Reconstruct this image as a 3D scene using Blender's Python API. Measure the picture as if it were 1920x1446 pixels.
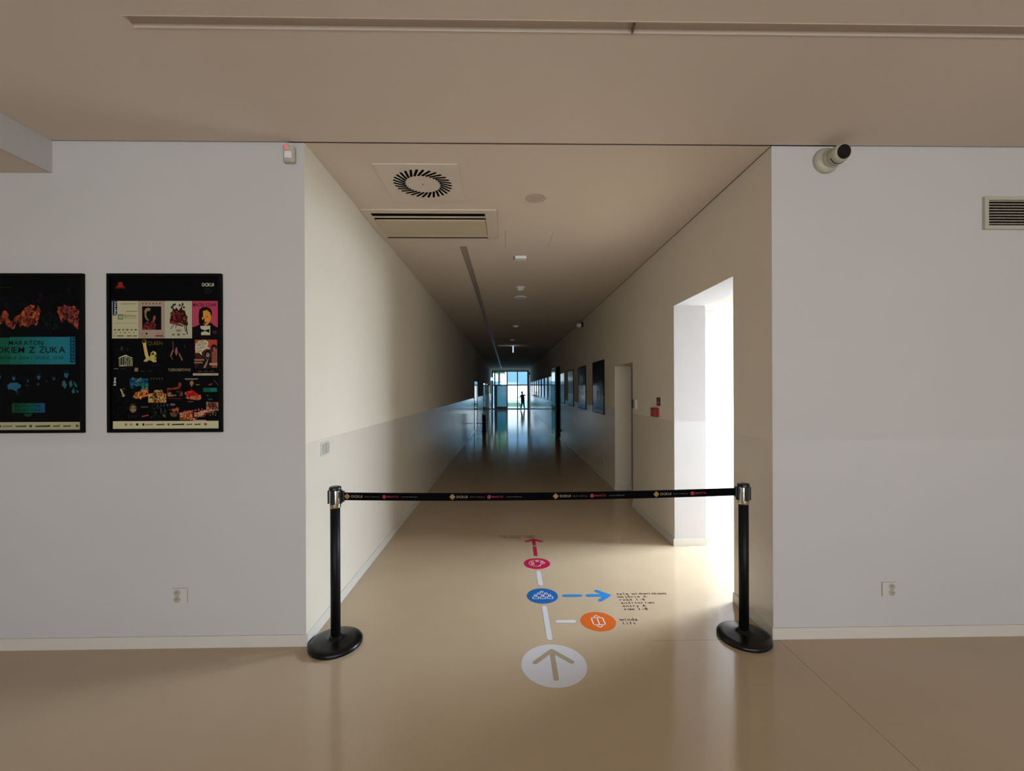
import bpy, bmesh, math, random
from mathutils import Vector, Matrix
for o in list(bpy.data.objects): bpy.data.objects.remove(o)
SC = bpy.context.scene
COL = SC.collection
R = math.radians

# ------------------------------------------------------------------ camera
cd = bpy.data.cameras.new('camera'); cam = bpy.data.objects.new('camera', cd); COL.objects.link(cam)
cd.sensor_fit = 'HORIZONTAL'; cd.sensor_width = 36.0; cd.lens = 36.0*790/1920
cd.clip_start = 0.05; cd.clip_end = 300
th, ro = R(1.03), R(-0.21)
Fw = Vector((math.sin(th), math.cos(th), 0)); Rt = Vector((math.cos(th), -math.sin(th), 0)); Up = Vector((0, 0, 1))
RR = Rt*math.cos(ro)+Up*math.sin(ro)
UU = Up*math.cos(ro)-Rt*math.sin(ro)
M = Matrix((RR, UU, -Fw)).transposed().to_4x4(); M.translation = Vector((0, 0, 1.6))
cam.matrix_world = M
cd.shift_x = -(966.2-960)/1920
cd.shift_y = (729.45-723)/1920
SC.camera = cam

# ------------------------------------------------------------------ view, world
SC.view_settings.view_transform = 'Standard'; SC.view_settings.look = 'None'
SC.view_settings.exposure = 0.0; SC.view_settings.gamma = 1.0; SC.view_settings.use_curve_mapping = False
W = bpy.data.worlds.new('daylight_sky'); SC.world = W; W.use_nodes = True
nt = W.node_tree; nt.nodes.clear()
wo = nt.nodes.new('ShaderNodeOutputWorld'); bg = nt.nodes.new('ShaderNodeBackground')
tc = nt.nodes.new('ShaderNodeTexCoord'); sp = nt.nodes.new('ShaderNodeSeparateXYZ'); cr = nt.nodes.new('ShaderNodeValToRGB')
nt.links.new(tc.outputs['Generated'], sp.inputs[0]); nt.links.new(sp.outputs['Z'], cr.inputs[0])
nt.links.new(cr.outputs[0], bg.inputs[0]); nt.links.new(bg.outputs[0], wo.inputs[0])
e = cr.color_ramp.elements
e[0].position = 0.0; e[0].color = (0.80, 0.91, 1.0, 1)
e[1].position = 0.35; e[1].color = (0.30, 0.56, 0.92, 1)
bg.inputs[1].default_value = 2.5

def area(name, loc, rot, sx, sy, power, color, spread=180):
    l = bpy.data.lights.new(name, 'AREA'); l.shape = 'RECTANGLE'; l.size = sx; l.size_y = sy
    l.energy = power; l.color = color; l.spread = R(spread)
    o = bpy.data.objects.new(name, l); COL.objects.link(o); o.location = loc; o.rotation_euler = rot
    return o
# daylight through the side room's window (faces -x)
area('side_room_daylight', (4.10, 4.36, 1.95), (0, R(40), 0), 0.9, 1.06, 268, (0.71, 0.84, 1.0), 155)
# daylight through the foyer windows behind the camera (face +y)
area('foyer_daylight', (1.0, -4.9, 1.5), (R(92), 0, 0), 7.4, 2.4, 152, (1.0, 0.95, 0.90))

# ------------------------------------------------------------------ materials
MATS = {}
def mat(name, col, rough=0.5, spec=0.5, metal=0.0, emis=None, es=0.0, noise=0.0, nscale=8.0, coat=0.0):
    if name in MATS: return MATS[name]
    m = bpy.data.materials.new(name); m.use_nodes = True
    t = m.node_tree; b = t.nodes['Principled BSDF']
    b.inputs['Base Color'].default_value = (*col, 1); b.inputs['Roughness'].default_value = rough
    b.inputs['Specular IOR Level'].default_value = spec; b.inputs['Metallic'].default_value = metal
    b.inputs['Coat Weight'].default_value = coat; b.inputs['Coat Roughness'].default_value = 0.08
    if emis: b.inputs['Emission Color'].default_value = (*emis, 1); b.inputs['Emission Strength'].default_value = es
    if noise > 0:
        tc = t.nodes.new('ShaderNodeTexCoord'); n = t.nodes.new('ShaderNodeTexNoise'); n.inputs['Scale'].default_value = nscale
        mx = t.nodes.new('ShaderNodeMix'); mx.data_type = 'RGBA'
        t.links.new(tc.outputs['Object'], n.inputs['Vector']); t.links.new(n.outputs['Fac'], mx.inputs[0])
        mx.inputs[6].default_value = (*[c*(1-noise) for c in col], 1); mx.inputs[7].default_value = (*[min(1, c*(1+noise)) for c in col], 1)
        t.links.new(mx.outputs[2], b.inputs['Base Color'])
    MATS[name] = m; return m
def srgb(r, g, b):
    f = lambda c: (c/255/12.92) if c/255 <= 0.04045 else ((c/255+0.055)/1.055)**2.4
    return (f(r), f(g), f(b))

def wall_paint(name, WALL_UP, WALL_LO):
    """matt emulsion above 1.265 m, satin washable paint below"""
    m = bpy.data.materials.new(name); m.use_nodes = True
    t = m.node_tree; L = t.links; b = t.nodes['Principled BSDF']
    g = t.nodes.new('ShaderNodeNewGeometry'); s = t.nodes.new('ShaderNodeSeparateXYZ'); L.new(g.outputs['Position'], s.inputs[0])
    lt = t.nodes.new('ShaderNodeMath'); lt.operation = 'LESS_THAN'; lt.inputs[1].default_value = 1.265; L.new(s.outputs['Z'], lt.inputs[0])
    def mixv(a, c):
        n = t.nodes.new('ShaderNodeMix'); n.inputs[2].default_value = a; n.inputs[3].default_value = c; L.new(lt.outputs[0], n.inputs[0]); return n.outputs[0]
    L.new(mixv(0.85, 0.14), b.inputs['Roughness']); L.new(mixv(0.04, 0.5), b.inputs['Specular IOR Level'])
    no = t.nodes.new('ShaderNodeTexNoise'); no.inputs['Scale'].default_value = 1.3; no.inputs['Detail'].default_value = 4; L.new(g.outputs['Position'], no.inputs['Vector'])
    c1 = t.nodes.new('ShaderNodeMix'); c1.data_type = 'RGBA'; c1.inputs[6].default_value = (*WALL_UP, 1); c1.inputs[7].default_value = (*WALL_LO, 1); L.new(lt.outputs[0], c1.inputs[0])
    c2 = t.nodes.new('ShaderNodeMix'); c2.data_type = 'RGBA'; c2.blend_type = 'MULTIPLY'; c2.inputs[0].default_value = 0.10
    L.new(c1.outputs[2], c2.inputs[6]); L.new(no.outputs['Color'], c2.inputs[7]); L.new(c1.outputs[2], c2.inputs[6])
    bw = t.nodes.new('ShaderNodeRGBToBW'); L.new(no.outputs['Color'], bw.inputs[0]); L.new(bw.outputs[0], c2.inputs[7])
    L.new(c2.outputs[2], b.inputs['Base Color'])
    mp = t.nodes.new('ShaderNodeMapping'); mp.inputs['Scale'].default_value = (6, 6, 0.5); L.new(g.outputs['Position'], mp.inputs[0])
    n2 = t.nodes.new('ShaderNodeTexNoise'); n2.inputs['Scale'].default_value = 1.5; n2.inputs['Detail'].default_value = 3; L.new(mp.outputs[0], n2.inputs['Vector'])
    bp = t.nodes.new('ShaderNodeBump'); bp.inputs['Strength'].default_value = 0.12; bp.inputs['Distance'].default_value = 0.004
    L.new(n2.outputs['Fac'], bp.inputs['Height']); L.new(bp.outputs[0], b.inputs['Normal'])
    return m
m_wall = wall_paint('wall_paint_white', (0.61, 0.59, 0.575), (0.64, 0.62, 0.605))
m_warm_bounce_wall = wall_paint('wall_paint_warm_bounce', (0.76, 0.68, 0.555), (0.79, 0.71, 0.58))  # wall paint warmed: the corridor's bounced light is put into its colour

def floor_mat():
    m = bpy.data.materials.new('floor_resin'); m.use_nodes = True
    t = m.node_tree; L = t.links; b = t.nodes['Principled BSDF']
    g = t.nodes.new('ShaderNodeNewGeometry'); s = t.nodes.new('ShaderNodeSeparateXYZ'); L.new(g.outputs['Position'], s.inputs[0])
    no = t.nodes.new('ShaderNodeTexNoise'); no.inputs['Scale'].default_value = 2.2; no.inputs['Detail'].default_value = 6; L.new(g.outputs['Position'], no.inputs['Vector'])
    mx = t.nodes.new('ShaderNodeMix'); mx.data_type = 'RGBA'; L.new(no.outputs['Fac'], mx.inputs[0])
    c = FLOOR; mx.inputs[6].default_value = (*[v*0.93 for v in c], 1); mx.inputs[7].default_value = (*[v*1.07 for v in c], 1)
    def band(out, v, w):
        a = t.nodes.new('ShaderNodeMath'); a.operation = 'SUBTRACT'; a.inputs[1].default_value = v; L.new(out, a.inputs[0])
        d = t.nodes.new('ShaderNodeMath'); d.operation = 'ABSOLUTE'; L.new(a.outputs[0], d.inputs[0])
        k = t.nodes.new('ShaderNodeMath'); k.operation = 'LESS_THAN'; k.inputs[1].default_value = w; L.new(d.outputs[0], k.inputs[0]); return k.outputs[0]
    def mul(a, b_):
        k = t.nodes.new('ShaderNodeMath'); k.operation = 'MULTIPLY'; L.new(a, k.inputs[0]); L.new(b_, k.inputs[1]); return k.outputs[0]
    fore = t.nodes.new('ShaderNodeMath'); fore.operation = 'LESS_THAN'; fore.inputs[1].default_value = 2.66; L.new(s.outputs['Y'], fore.inputs[0])
    right = t.nodes.new('ShaderNodeMath'); right.operation = 'GREATER_THAN'; right.inputs[1].default_value = 0.9; L.new(s.outputs['X'], right.inputs[0])
    s1 = mul(band(s.outputs['X'], 1.714, 0.0022), fore.outputs[0]); s2 = mul(band(s.outputs['Y'], 2.655, 0.0018), right.outputs[0])
    mx_ = t.nodes.new('ShaderNodeMath'); mx_.operation = 'MAXIMUM'; L.new(s1, mx_.inputs[0]); L.new(s2, mx_.inputs[1])
    hf = t.nodes.new('ShaderNodeMath'); hf.operation = 'MULTIPLY'; hf.inputs[1].default_value = 0.5; L.new(mx_.outputs[0], hf.inputs[0])
    m2 = t.nodes.new('ShaderNodeMix'); m2.data_type = 'RGBA'; L.new(hf.outputs[0], m2.inputs[0]); L.new(mx.outputs[2], m2.inputs[6]); m2.inputs[7].default_value = (0.06, 0.045, 0.03, 1)
    L.new(m2.outputs[2], b.inputs['Base Color'])
    b.inputs['Roughness'].default_value = 0.11; b.inputs['Specular IOR Level'].default_value = 0.5
    n2 = t.nodes.new('ShaderNodeTexNoise'); n2.inputs['Scale'].default_value = 3.0; n2.inputs['Detail'].default_value = 3; L.new(g.outputs['Position'], n2.inputs['Vector'])
    bp = t.nodes.new('ShaderNodeBump'); bp.inputs['Strength'].default_value = 0.10; bp.inputs['Distance'].default_value = 0.004
    L.new(n2.outputs['Fac'], bp.inputs['Height']); L.new(bp.outputs[0], b.inputs['Normal'])
    return m
FLOOR = (0.50, 0.38, 0.245)
m_floor = floor_mat()
m_ceil = mat('ceiling_paint', (0.66, 0.56, 0.46), 0.85, 0.04, noise=0.02, nscale=2)
m_skirt = mat('skirting_paint', (0.68, 0.63, 0.55), 0.15, 0.5)
m_black = mat('black_plastic', (0.004, 0.004, 0.005), 0.35, 0.5)
m_blackgloss = mat('black_lacquer', (0.003, 0.003, 0.004), 0.10, 0.5)
m_blackmatt = mat('black_powder_coat', (0.0015, 0.0015, 0.0015), 0.6, 0.12)
m_dark = mat('dark_void', (0.004, 0.004, 0.004), 0.9, 0.0)
m_chrome = mat('chrome', (0.72, 0.68, 0.60), 0.14, 0.5, metal=1.0)
m_white = mat('white_plastic', (0.62, 0.60, 0.55), 0.35, 0.5)
m_cream = mat('cream_plastic', (0.46, 0.43, 0.34), 0.4, 0.5)
m_grille = mat('grille_enamel', (0.50, 0.46, 0.38), 0.4, 0.5)
m_slot = mat('diffuser_plastic', (0.52, 0.43, 0.35), 0.6, 0.3)
m_red = mat('signal_red', (0.28, 0.008, 0.012), 0.35, 0.5)
m_gpost = mat('glazed_print', (0.010, 0.014, 0.018), 0.09, 0.5)
m_door = mat('door_lacquer', (0.20, 0.21, 0.20), 0.10, 0.5)
m_alu = mat('dark_aluminium', (0.008, 0.010, 0.012), 0.4, 0.5)

# ------------------------------------------------------------------ helpers
def link(name, bm, mats, parent=None, smooth=False, loc=None):
    me = bpy.data.meshes.new(name); bm.normal_update(); bm.to_mesh(me); bm.free()
    for m in (mats if isinstance(mats, (list, tuple)) else [mats]): me.materials.append(m)
    if smooth:
        for p in me.polygons: p.use_smooth = True
    o = bpy.data.objects.new(name, me); COL.objects.link(o)
    if parent: o.parent = parent
    if loc: o.location = loc
    return o
def tag(o, label=None, cat=None, group=None, kind=None):
    if label: o['label'] = label
    if cat: o['category'] = cat
    if group: o['group'] = group
    if kind: o['kind'] = kind
    return o
def thing(name, label, cat, loc=(0, 0, 0), rot=(0, 0, 0), group=None):
    o = bpy.data.objects.new(name, None); COL.objects.link(o); o.location = loc; o.rotation_euler = rot
    o.empty_display_size = 0.05
    return tag(o, label, cat, group)
def struct(name, bm, mats, smooth=False): return tag(link(name, bm, mats, None, smooth), kind='structure')
def box(bm, x0, x1, y0, y1, z0, z1, mi=0, bev=0.0):
    r = bmesh.ops.create_cube(bm, size=1.0); vs = r['verts']
    for v in vs: v.co = Vector(((x0+x1)/2+v.co.x*(x1-x0), (y0+y1)/2+v.co.y*(y1-y0), (z0+z1)/2+v.co.z*(z1-z0)))
    fs = {f for v in vs for f in v.link_faces}
    for f in fs: f.material_index = mi
    if bev > 0:
        es = {e for v in vs for e in v.link_edges}
        rr = bmesh.ops.bevel(bm, geom=list(es), offset=bev, segments=2, affect='EDGES', profile=0.5)
        for f in rr['faces']: f.material_index = mi
    return bm
def cells(xs, ys, zs, skip=lambda i, j, k: False):
    bm = bmesh.new()
    for i in range(len(xs)-1):
        for j in range(len(ys)-1):
            for k in range(len(zs)-1):
                if not skip(i, j, k): box(bm, xs[i], xs[i+1], ys[j], ys[j+1], zs[k], zs[k+1])
    return bm
def lathe(bm, prof, seg=40, axis='Z', mi=0, center=(0, 0, 0), cap=True):
    """prof: list of (r, h)"""
    c = Vector(center); rings = []
    def P(r, h, a):
        u, v = r*math.cos(a), r*math.sin(a)
        if axis == 'Z': return c+Vector((u, v, h))
        if axis == 'Y': return c+Vector((u, h, v))
        return c+Vector((h, u, v))
    for r, h in prof:
        if r < 1e-6: rings.append([bm.verts.new(P(0, h, 0))])
        else: rings.append([bm.verts.new(P(r, h, 2*math.pi*i/seg)) for i in range(seg)])
    fs = []
    for a, b in zip(rings[:-1], rings[1:]):
        for i in range(seg):
            j = (i+1) % seg
            q = ([a[i], a[j], b[j], b[i]] if len(a) > 1 and len(b) > 1 else [a[0], b[j], b[i]] if len(a) == 1 else [a[i], a[j], b[0]])
            try: fs.append(bm.faces.new(q))
            except ValueError: pass
    if cap:
        for rg in (rings[0], rings[-1]):
            if len(rg) > 1: fs.append(bm.faces.new(rg))
    for f in fs: f.material_index = mi
    bmesh.ops.recalc_face_normals(bm, faces=fs)
    return bm
def poly(bm, pts, z=0.0, mi=0, T=None):
    T = T or (lambda x, y, z: Vector((x, y, z)))
    vs = [bm.verts.new(T(x, y, z)) for x, y in pts]
    try: f = bm.faces.new(vs)
    except ValueError: return
    f.material_index = mi
    return f
def disc(cx, cy, r, n=40, ry=None, a0=0, a1=2*math.pi):
    ry = ry or r
    k = n if a1-a0 >= 2*math.pi-1e-6 else n+1
    return [(cx+r*math.cos(a0+(a1-a0)*i/n), cy+ry*math.sin(a0+(a1-a0)*i/n)) for i in range(k)]
def stroke(bm, a, b, w, z, mi=0, T=None, rnd=True):
    """thick rounded line in the plane"""
    dx, dy = b[0]-a[0], b[1]-a[1]; l = math.hypot(dx, dy) or 1e-6; ang = math.atan2(dy, dx); r = w/2
    if rnd:
        pts = [(b[0]+r*math.cos(ang-math.pi/2+math.pi*i/8), b[1]+r*math.sin(ang-math.pi/2+math.pi*i/8)) for i in range(9)]
        pts += [(a[0]+r*math.cos(ang+math.pi/2+math.pi*i/8), a[1]+r*math.sin(ang+math.pi/2+math.pi*i/8)) for i in range(9)]
    else:
        nx, ny = -dy/l*r, dx/l*r
        pts = [(a[0]-nx, a[1]-ny), (b[0]-nx, b[1]-ny), (b[0]+nx, b[1]+ny), (a[0]+nx, a[1]+ny)]
    poly(bm, pts, z, mi, T)
def ringpoly(bm, c, r, w, z, mi=0, n=20, T=None, ry=None):
    ry = ry or r
    T_ = T or (lambda x, y, z: Vector((x, y, z)))
    a = [bm.verts.new(T_(x, y, z)) for x, y in disc(c[0], c[1], r+w/2, n, ry+w/2)]
    b = [bm.verts.new(T_(x, y, z)) for x, y in disc(c[0], c[1], r-w/2, n, ry-w/2)]
    for i in range(n):
        j = (i+1) % n; f = bm.faces.new([a[i], a[j], b[j], b[i]]); f.material_index = mi

_G = {}
def glyph(ch, bold):
    k = (ch, bold)
    if k in _G: return _G[k]
    cu = bpy.data.curves.new('g', 'FONT'); cu.body = ch; cu.size = 1.0; cu.resolution_u = 3
    cu.offset = 0.018 if bold == 2 else 0.014 if bold else 0.004
    ob = bpy.data.objects.new('g', cu); COL.objects.link(ob)
    bpy.context.view_layer.update()
    dg = bpy.context.evaluated_depsgraph_get(); ev = ob.evaluated_get(dg); me = ev.to_mesh()
    vs = [tuple(v.co[:2]) for v in me.vertices]; fs = [tuple(p.vertices) for p in me.polygons]
    ev.to_mesh_clear(); bpy.data.objects.remove(ob); bpy.data.curves.remove(cu)
    if vs: x0 = min(v[0] for v in vs); x1 = max(v[0] for v in vs)
    else: x0 = 0; x1 = 0.28
    _G[k] = (vs, fs, x0, x1); return _G[k]
def text(bm, s, x, y, size, z=0.0, mi=0, T=None, pitch=None, bold=False, width=None, sx=1.0, rot=0.0):
    """left-aligned text; pitch = fixed advance; width = fit whole string to this width"""
    T = T or (lambda x, y, z: Vector((x, y, z)))
    adv = []; cur = 0
    for ch in s:
        vs, fs, x0, x1 = glyph(ch, bold)
        if pitch: adv.append(cur+(pitch-(x1-x0)*size*sx)/2-x0*size*sx); cur += pitch
        else: adv.append(cur-x0*size*sx); cur += (x1-x0)*size*sx+0.09*size*sx
    k = (width/cur) if width and cur > 0 else 1.0
    ca, sa = math.cos(rot), math.sin(rot)
    for ch, ax in zip(s, adv):
        vs, fs, x0, x1 = glyph(ch, bold)
        V = []
        for vx, vy in vs:
            lx = (ax+vx*size*sx)*k; ly = vy*size
            V.append(bm.verts.new(T(x+lx*ca-ly*sa, y+lx*sa+ly*ca, z)))
        for f in fs:
            try: g = bm.faces.new([V[i] for i in f]); g.material_index = mi
            except ValueError: pass

XL, XR, D, H, L = -1.268, 1.691, 2.66, 3.145, 33.4

# ================================================================== SETTING
struct('floor', box(bmesh.new(), -6.3, 6.3, -5.3, L+0.1, -0.12, 0), m_floor)
def gs(*a): return a
# ceiling of the foyer, with the long recessed slot cut in it
GY0, GY1, GX0 = 1.762, 1.824, -1.585
struct('ceiling', cells([-2.82, GX0, 6.3], [-5.3, GY0, GY1, D-0.012], [H, H+0.05], lambda i, j, k: i == 1 and j == 1), m_ceil)
bm = bmesh.new(); box(bm, -3.0, 6.3, -5.3, D-0.012, H+0.05, H+0.12)
struct('ceiling_foyer_slab', bm, m_ceil)
struct('trim_1', box(bmesh.new(), XL, XR, D-0.012, D+0.0, H-0.0005, H+0.12), mat('shadow_gap_brown', (0.05, 0.03, 0.02), 0.8))
struct('trim_6', box(bmesh.new(), XR-0.007, XR, D, L, H-0.0007, H+0.01), MATS['shadow_gap_brown'])   # shadow gap
bm = bmesh.new(); box(bm, -6.3, -2.82, -5.3, D, 2.947, H+0.12)
struct('ceiling_lowered', bm, m_ceil)
# the vertical face of the lowered part is painted like the walls
struct('trim_2', box(bmesh.new(), -2.822, -2.814, -5.3, D, 2.947, H), m_wall)
# corridor ceiling with the long light slot
SX0, SX1, SY0, SY1 = -0.512, -0.440, 4.57, 31.5
struct('ceiling_corridor', cells([XL-0.1, SX0, SX1, 2.2], [D, SY0, SY1, L+0.1], [H, H+0.05], lambda i, j, k: i == 1 and j == 1), m_ceil)
struct('ceiling_corridor_slab', box(bmesh.new(), XL-0.1, 2.2, D, L+0.1, H+0.05, H+0.12), m_ceil)
# walls
struct('wall_front_left', box(bmesh.new(), -6.3, XL, D, D+0.30, 0, H+0.1), m_wall)
struct('wall_front_right', box(bmesh.new(), XR, 6.3, D, D+0.30, 0, H+0.1), m_wall)
LD = [(15.95, 17.75), (21.8, 23.9), (24.9, 26.4), (28.0, 29.6)]
ys = [D+0.30]+[v for d in LD for v in (d[0], d[1])]+[L+0.1]
struct('wall_left', cells([XL-0.30, XL-0.04, XL], ys, [0, 1.955, H+0.1], lambda i, j, k: i == 1 and k == 0 and j % 2 == 1), m_warm_bounce_wall)
OY0, OY1, OZ = 3.128, 4.256, 2.44
NY0, NY1, NZ = 5.676, 6.625, 1.955
BY0, BY1, BZ = 13.6, 14.55, 2.34
ys = [D+0.30, OY0, OY1, NY0, NY1, BY0, BY1, L+0.1]
def skipR(i, j, k):
    if j == 1 and k < 2: return True
    if j == 3 and k < 1: return i < 2
    if j == 5 and k < 2: return i < 2
    return False
bm = bmesh.new()
for j in range(7):
    y0, y1 = ys[j], ys[j+1]
    if j == 1: box(bm, XR, XR+0.32, y0, y1, OZ, H+0.1)
    elif j == 3: box(bm, XR, XR+0.32, y0, y1, NZ, H+0.1); 
    elif j == 5: box(bm, XR, XR+0.32, y0, y1, BZ, H+0.1)
    else: box(bm, XR, XR+0.32, y0, y1, 0, H+0.1)
struct('wall_right', bm, m_warm_bounce_wall)
struct('wall_far', cells([XL-0.1, XL, 1.69, 2.1], [L, L+0.1], [0, 3.03, H+0.1], lambda i, j, k: i == 1 and k == 0), m_warm_bounce_wall)
struct('wall_foyer_left', box(bmesh.new(), -6.4, -6.3, -5.3, D, 0, H), m_wall)
struct('wall_foyer_right', box(bmesh.new(), 6.3, 6.4, -5.3, D, 0, H), m_wall)
struct('wall_back', cells([-6.3, -3.5, 4.8, 6.3], [-5.3, -5.0], [0, 0.2, 2.8, H], lambda i, j, k: i == 1 and k == 1), m_wall)
for q, (a, b) in enumerate(((XL, XL+0.0015), (XR-0.0015, XR))):
    struct('wall_return_left' if q == 0 else 'wall_return_right', box(bmesh.new(), a, b, D+0.0005, D+0.302, 0, H), m_warm_bounce_wall)
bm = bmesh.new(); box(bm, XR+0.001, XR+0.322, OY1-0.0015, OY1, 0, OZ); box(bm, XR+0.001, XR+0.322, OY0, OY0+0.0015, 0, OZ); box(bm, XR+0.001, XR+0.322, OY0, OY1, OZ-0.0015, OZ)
struct('lit_reveal_lining', bm, m_wall)  # added thin lining: the reveal's paler, cooler lit tone put into its colour
# side room behind the opening
m_room = m_wall
struct('wall_side_room_far', cells([2.011, 2.25, 4.8], [4.54, 4.97, 5.2], [0, 2.6], lambda i, j, k: i == 1 and j == 0), m_wall)
struct('wall_side_room_window', cells([4.5, 4.6], [2.96, 3.7, 4.9, 5.2], [0, 0.1, 2.4, 2.6], lambda i, j, k: j == 1 and k == 1), m_wall)
struct('ceiling_side_room', box(bmesh.new(), 2.011, 4.8, 2.96, 5.2, 2.45, 2.6), m_ceil)
struct('trim_3', box(bmesh.new(), 2.25, 4.5, 4.90, 4.97, 2.31, 2.45), m_wall)
# window frame of that room
bm = bmesh.new()
for a in ((3.7, 3.74), (4.28, 4.32), (4.86, 4.90)): box(bm, 4.51, 4.57, a[0], a[1], 0.1, 2.4)
for z in (0.1, 2.36): box(bm, 4.51, 4.57, 3.7, 4.9, z, z+0.04)
struct('window_1', bm, m_alu)
bm = bmesh.new()
for a in (-3.5, -1.4, 0.7, 2.8, 4.75): box(bm, a, a+0.05, -5.2, -5.12, 0.2, 2.8)
for z in (0.2, 2.75): box(bm, -3.5, 4.8, -5.2, -5.12, z, z+0.05)
struct('window_2', bm, m_alu)

# skirting boards
def skirt(name, x0, x1, y0, y1, side, h=0.070):
    bm = bmesh.new(); box(bm, x0, x1, y0, y1, 0, h)
    # small chamfer on the top edge facing the room
    for v in bm.verts:
        if v.co.z > h-0.001:
            if side == '+x' and abs(v.co.x-x1) < 1e-4: v.co.x -= 0.004
            if side == '-x' and abs(v.co.x-x0) < 1e-4: v.co.x += 0.004
            if side == '-y' and abs(v.co.y-y0) < 1e-4: v.co.y += 0.004
    return struct(name, bm, m_skirt)
s = 0.013
skirt('baseboard_front_left', -6.3, XL+s, D-s, D, '-y'); skirt('baseboard_front_right', XR-s, 6.3, D-s, D, '-y')
yy = D
for n, d in enumerate(LD+[(L, L)]):
    skirt('baseboard_left' if n == 0 else 'baseboard_left_%d' % (n+1), XL, XL+s, yy, d[0]-0.05, '+x'); yy = d[1]+0.05
for n, (a, b) in enumerate([(D, OY0), (OY1, NY0), (NY1, BY0-0.04), (BY1+0.04, L)]):
    skirt('baseboard_right' if n == 0 else 'baseboard_right_%d' % (n+1), XR-s, XR, a, b, '-x')
skirt('baseboard_opening', XR-s, 2.011+0.01, OY1-s, OY1, '-y')
skirt('baseboard_recess', XR+0.0, XR+0.30, NY1-s, NY1, '-y')
skirt('baseboard_side_room', 2.011, 2.25+s, 4.54-s, 4.54, '-y'); skirt('baseboard_side_room_2', 2.25, 4.5, 4.97-s, 4.97, '-y')

# recessed door leaf in the deep doorway on the right
bm = bmesh.new(); box(bm, XR+0.30, XR+0.34, NY0-0.02, NY1+0.02, 0, NZ+0.02)
struct('door_1', bm, m_warm_bounce_wall)
bm = bmesh.new(); box(bm, XR+0.26, XR+0.30, NY0, NY0+0.05, 0, NZ); box(bm, XR+0.26, XR+0.30, NY1-0.05, NY1, 0, NZ); box(bm, XR+0.26, XR+0.30, NY0+0.05, NY1-0.05, NZ-0.05, NZ)
struct('trim_4', bm, mat('door_frame_paint', (0.20, 0.15, 0.11), 0.4))
# dark doorway further down on the right with its leaf swung open flat on the wall
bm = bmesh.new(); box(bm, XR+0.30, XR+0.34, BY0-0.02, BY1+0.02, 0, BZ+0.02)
struct('door_2', bm, m_dark)  # black sheet closing the doorway, painted as the darkness of the unlit room
bm = bmesh.new()
box(bm, XR-0.012, XR+0.29, BY0, BY0+0.05, 0, BZ); box(bm, XR-0.012, XR+0.29, BY1-0.05, BY1, 0, BZ); box(bm, XR-0.012, XR+0.29, BY0+0.05, BY1-0.05, BZ-0.05, BZ)
struct('trim_5', bm, m_blackmatt)
def handle(parent, x, y, z, sx, sy):
    bm = bmesh.new(); lathe(bm, [(0.026, 0), (0.026, 0.008*sx)], 20, 'X', center=(x, y, z))
    lathe(bm, [(0.010, 0), (0.010, 0.05*sx)], 12, 'X', center=(x, y, z))
    lathe(bm, [(0.010, -0.01*sy), (0.010, 0.13*sy)], 12, 'Y', center=(x+0.05*sx, y, z))
    return link('door_handle', bm, m_blackmatt, parent)
o = struct('door_3', box(bmesh.new(), XR-0.055, XR-0.012, BY1+0.02, BY1+1.12, 0.008, BZ), mat('glossy_door', (0.22, 0.24, 0.23), 0.07, 0.6))
handle(o, XR-0.055, BY1+1.02, 0.98, -1, -1)
for n, (a, b) in enumerate(LD):
    fr = bmesh.new(); box(fr, XL-0.035, XL+0.012, a, a+0.07, 0, 1.955); box(fr, XL-0.035, XL+0.012, b-0.07, b, 0, 1.955); box(fr, XL-0.035, XL+0.012, a+0.07, b-0.07, 1.90, 1.955)
    o = struct('door_%d' % (n+4), box(bmesh.new(), XL-0.035, XL+0.006, a+0.07, b-0.07, 0.006, 1.90), mat('glossy_door_pale', (0.30, 0.32, 0.34), 0.07, 0.6))
    link('door_frame', fr, m_blackmatt, o)
    handle(o, XL+0.006, a+0.16, 1.02, 1, 1)

# ---- glazed end wall
x0, x1 = XL, 1.69
bm = bmesh.new()
gy0, gy1 = L+0.01, L+0.07
VB = [(-1.268, -1.16), (-1.075, -0.975), (-0.09, 0.0), (0.735, 0.82), (1.55, 1.69)]
for a, b in VB: box(bm, a, b, gy0, gy1, 0, 3.03)
for a, b in zip(VB[:-1], VB[1:]):
    for z0, z1 in ((0, 0.06), (1.86, 1.95), (2.96, 3.03)): box(bm, a[1], b[0], gy0, gy1, z0, z1)
box(bm, -0.985, -0.85, gy0+0.005, gy1-0.005, 0.05, 1.88)
box(bm, -0.88, -0.06, gy0+0.005, gy1-0.005, 0.05, 0.20)
o = struct('window_3', bm, m_alu)
mg = bpy.data.materials.new('clear_glass'); mg.use_nodes = True; t = mg.node_tree; t.nodes.clear()
out = t.nodes.new('ShaderNodeOutputMaterial'); tr = t.nodes.new('ShaderNodeBsdfTransparent'); gl = t.nodes.new('ShaderNodeBsdfGlossy'); mxs = t.nodes.new('ShaderNodeMixShader')
tr.inputs[0].default_value = (0.93, 0.97, 0.96, 1); gl.inputs['Roughness'].default_value = 0.02; mxs.inputs[0].default_value = 0.06
t.links.new(tr.outputs[0], mxs.inputs[1]); t.links.new(gl.outputs[0], mxs.inputs[2]); t.links.new(mxs.outputs[0], out.inputs[0])
m_frost = bpy.data.materials.new('frosted_teal_glass'); m_frost.use_nodes = True; t = m_frost.node_tree; t.nodes.clear()
out = t.nodes.new('ShaderNodeOutputMaterial'); tl = t.nodes.new('ShaderNodeBsdfTranslucent'); gl = t.nodes.new('ShaderNodeBsdfGlossy'); mxs = t.nodes.new('ShaderNodeMixShader')
tl.inputs[0].default_value = (0.15, 0.36, 0.37, 1); gl.inputs['Roughness'].default_value = 0.1; mxs.inputs[0].default_value = 0.03
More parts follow.
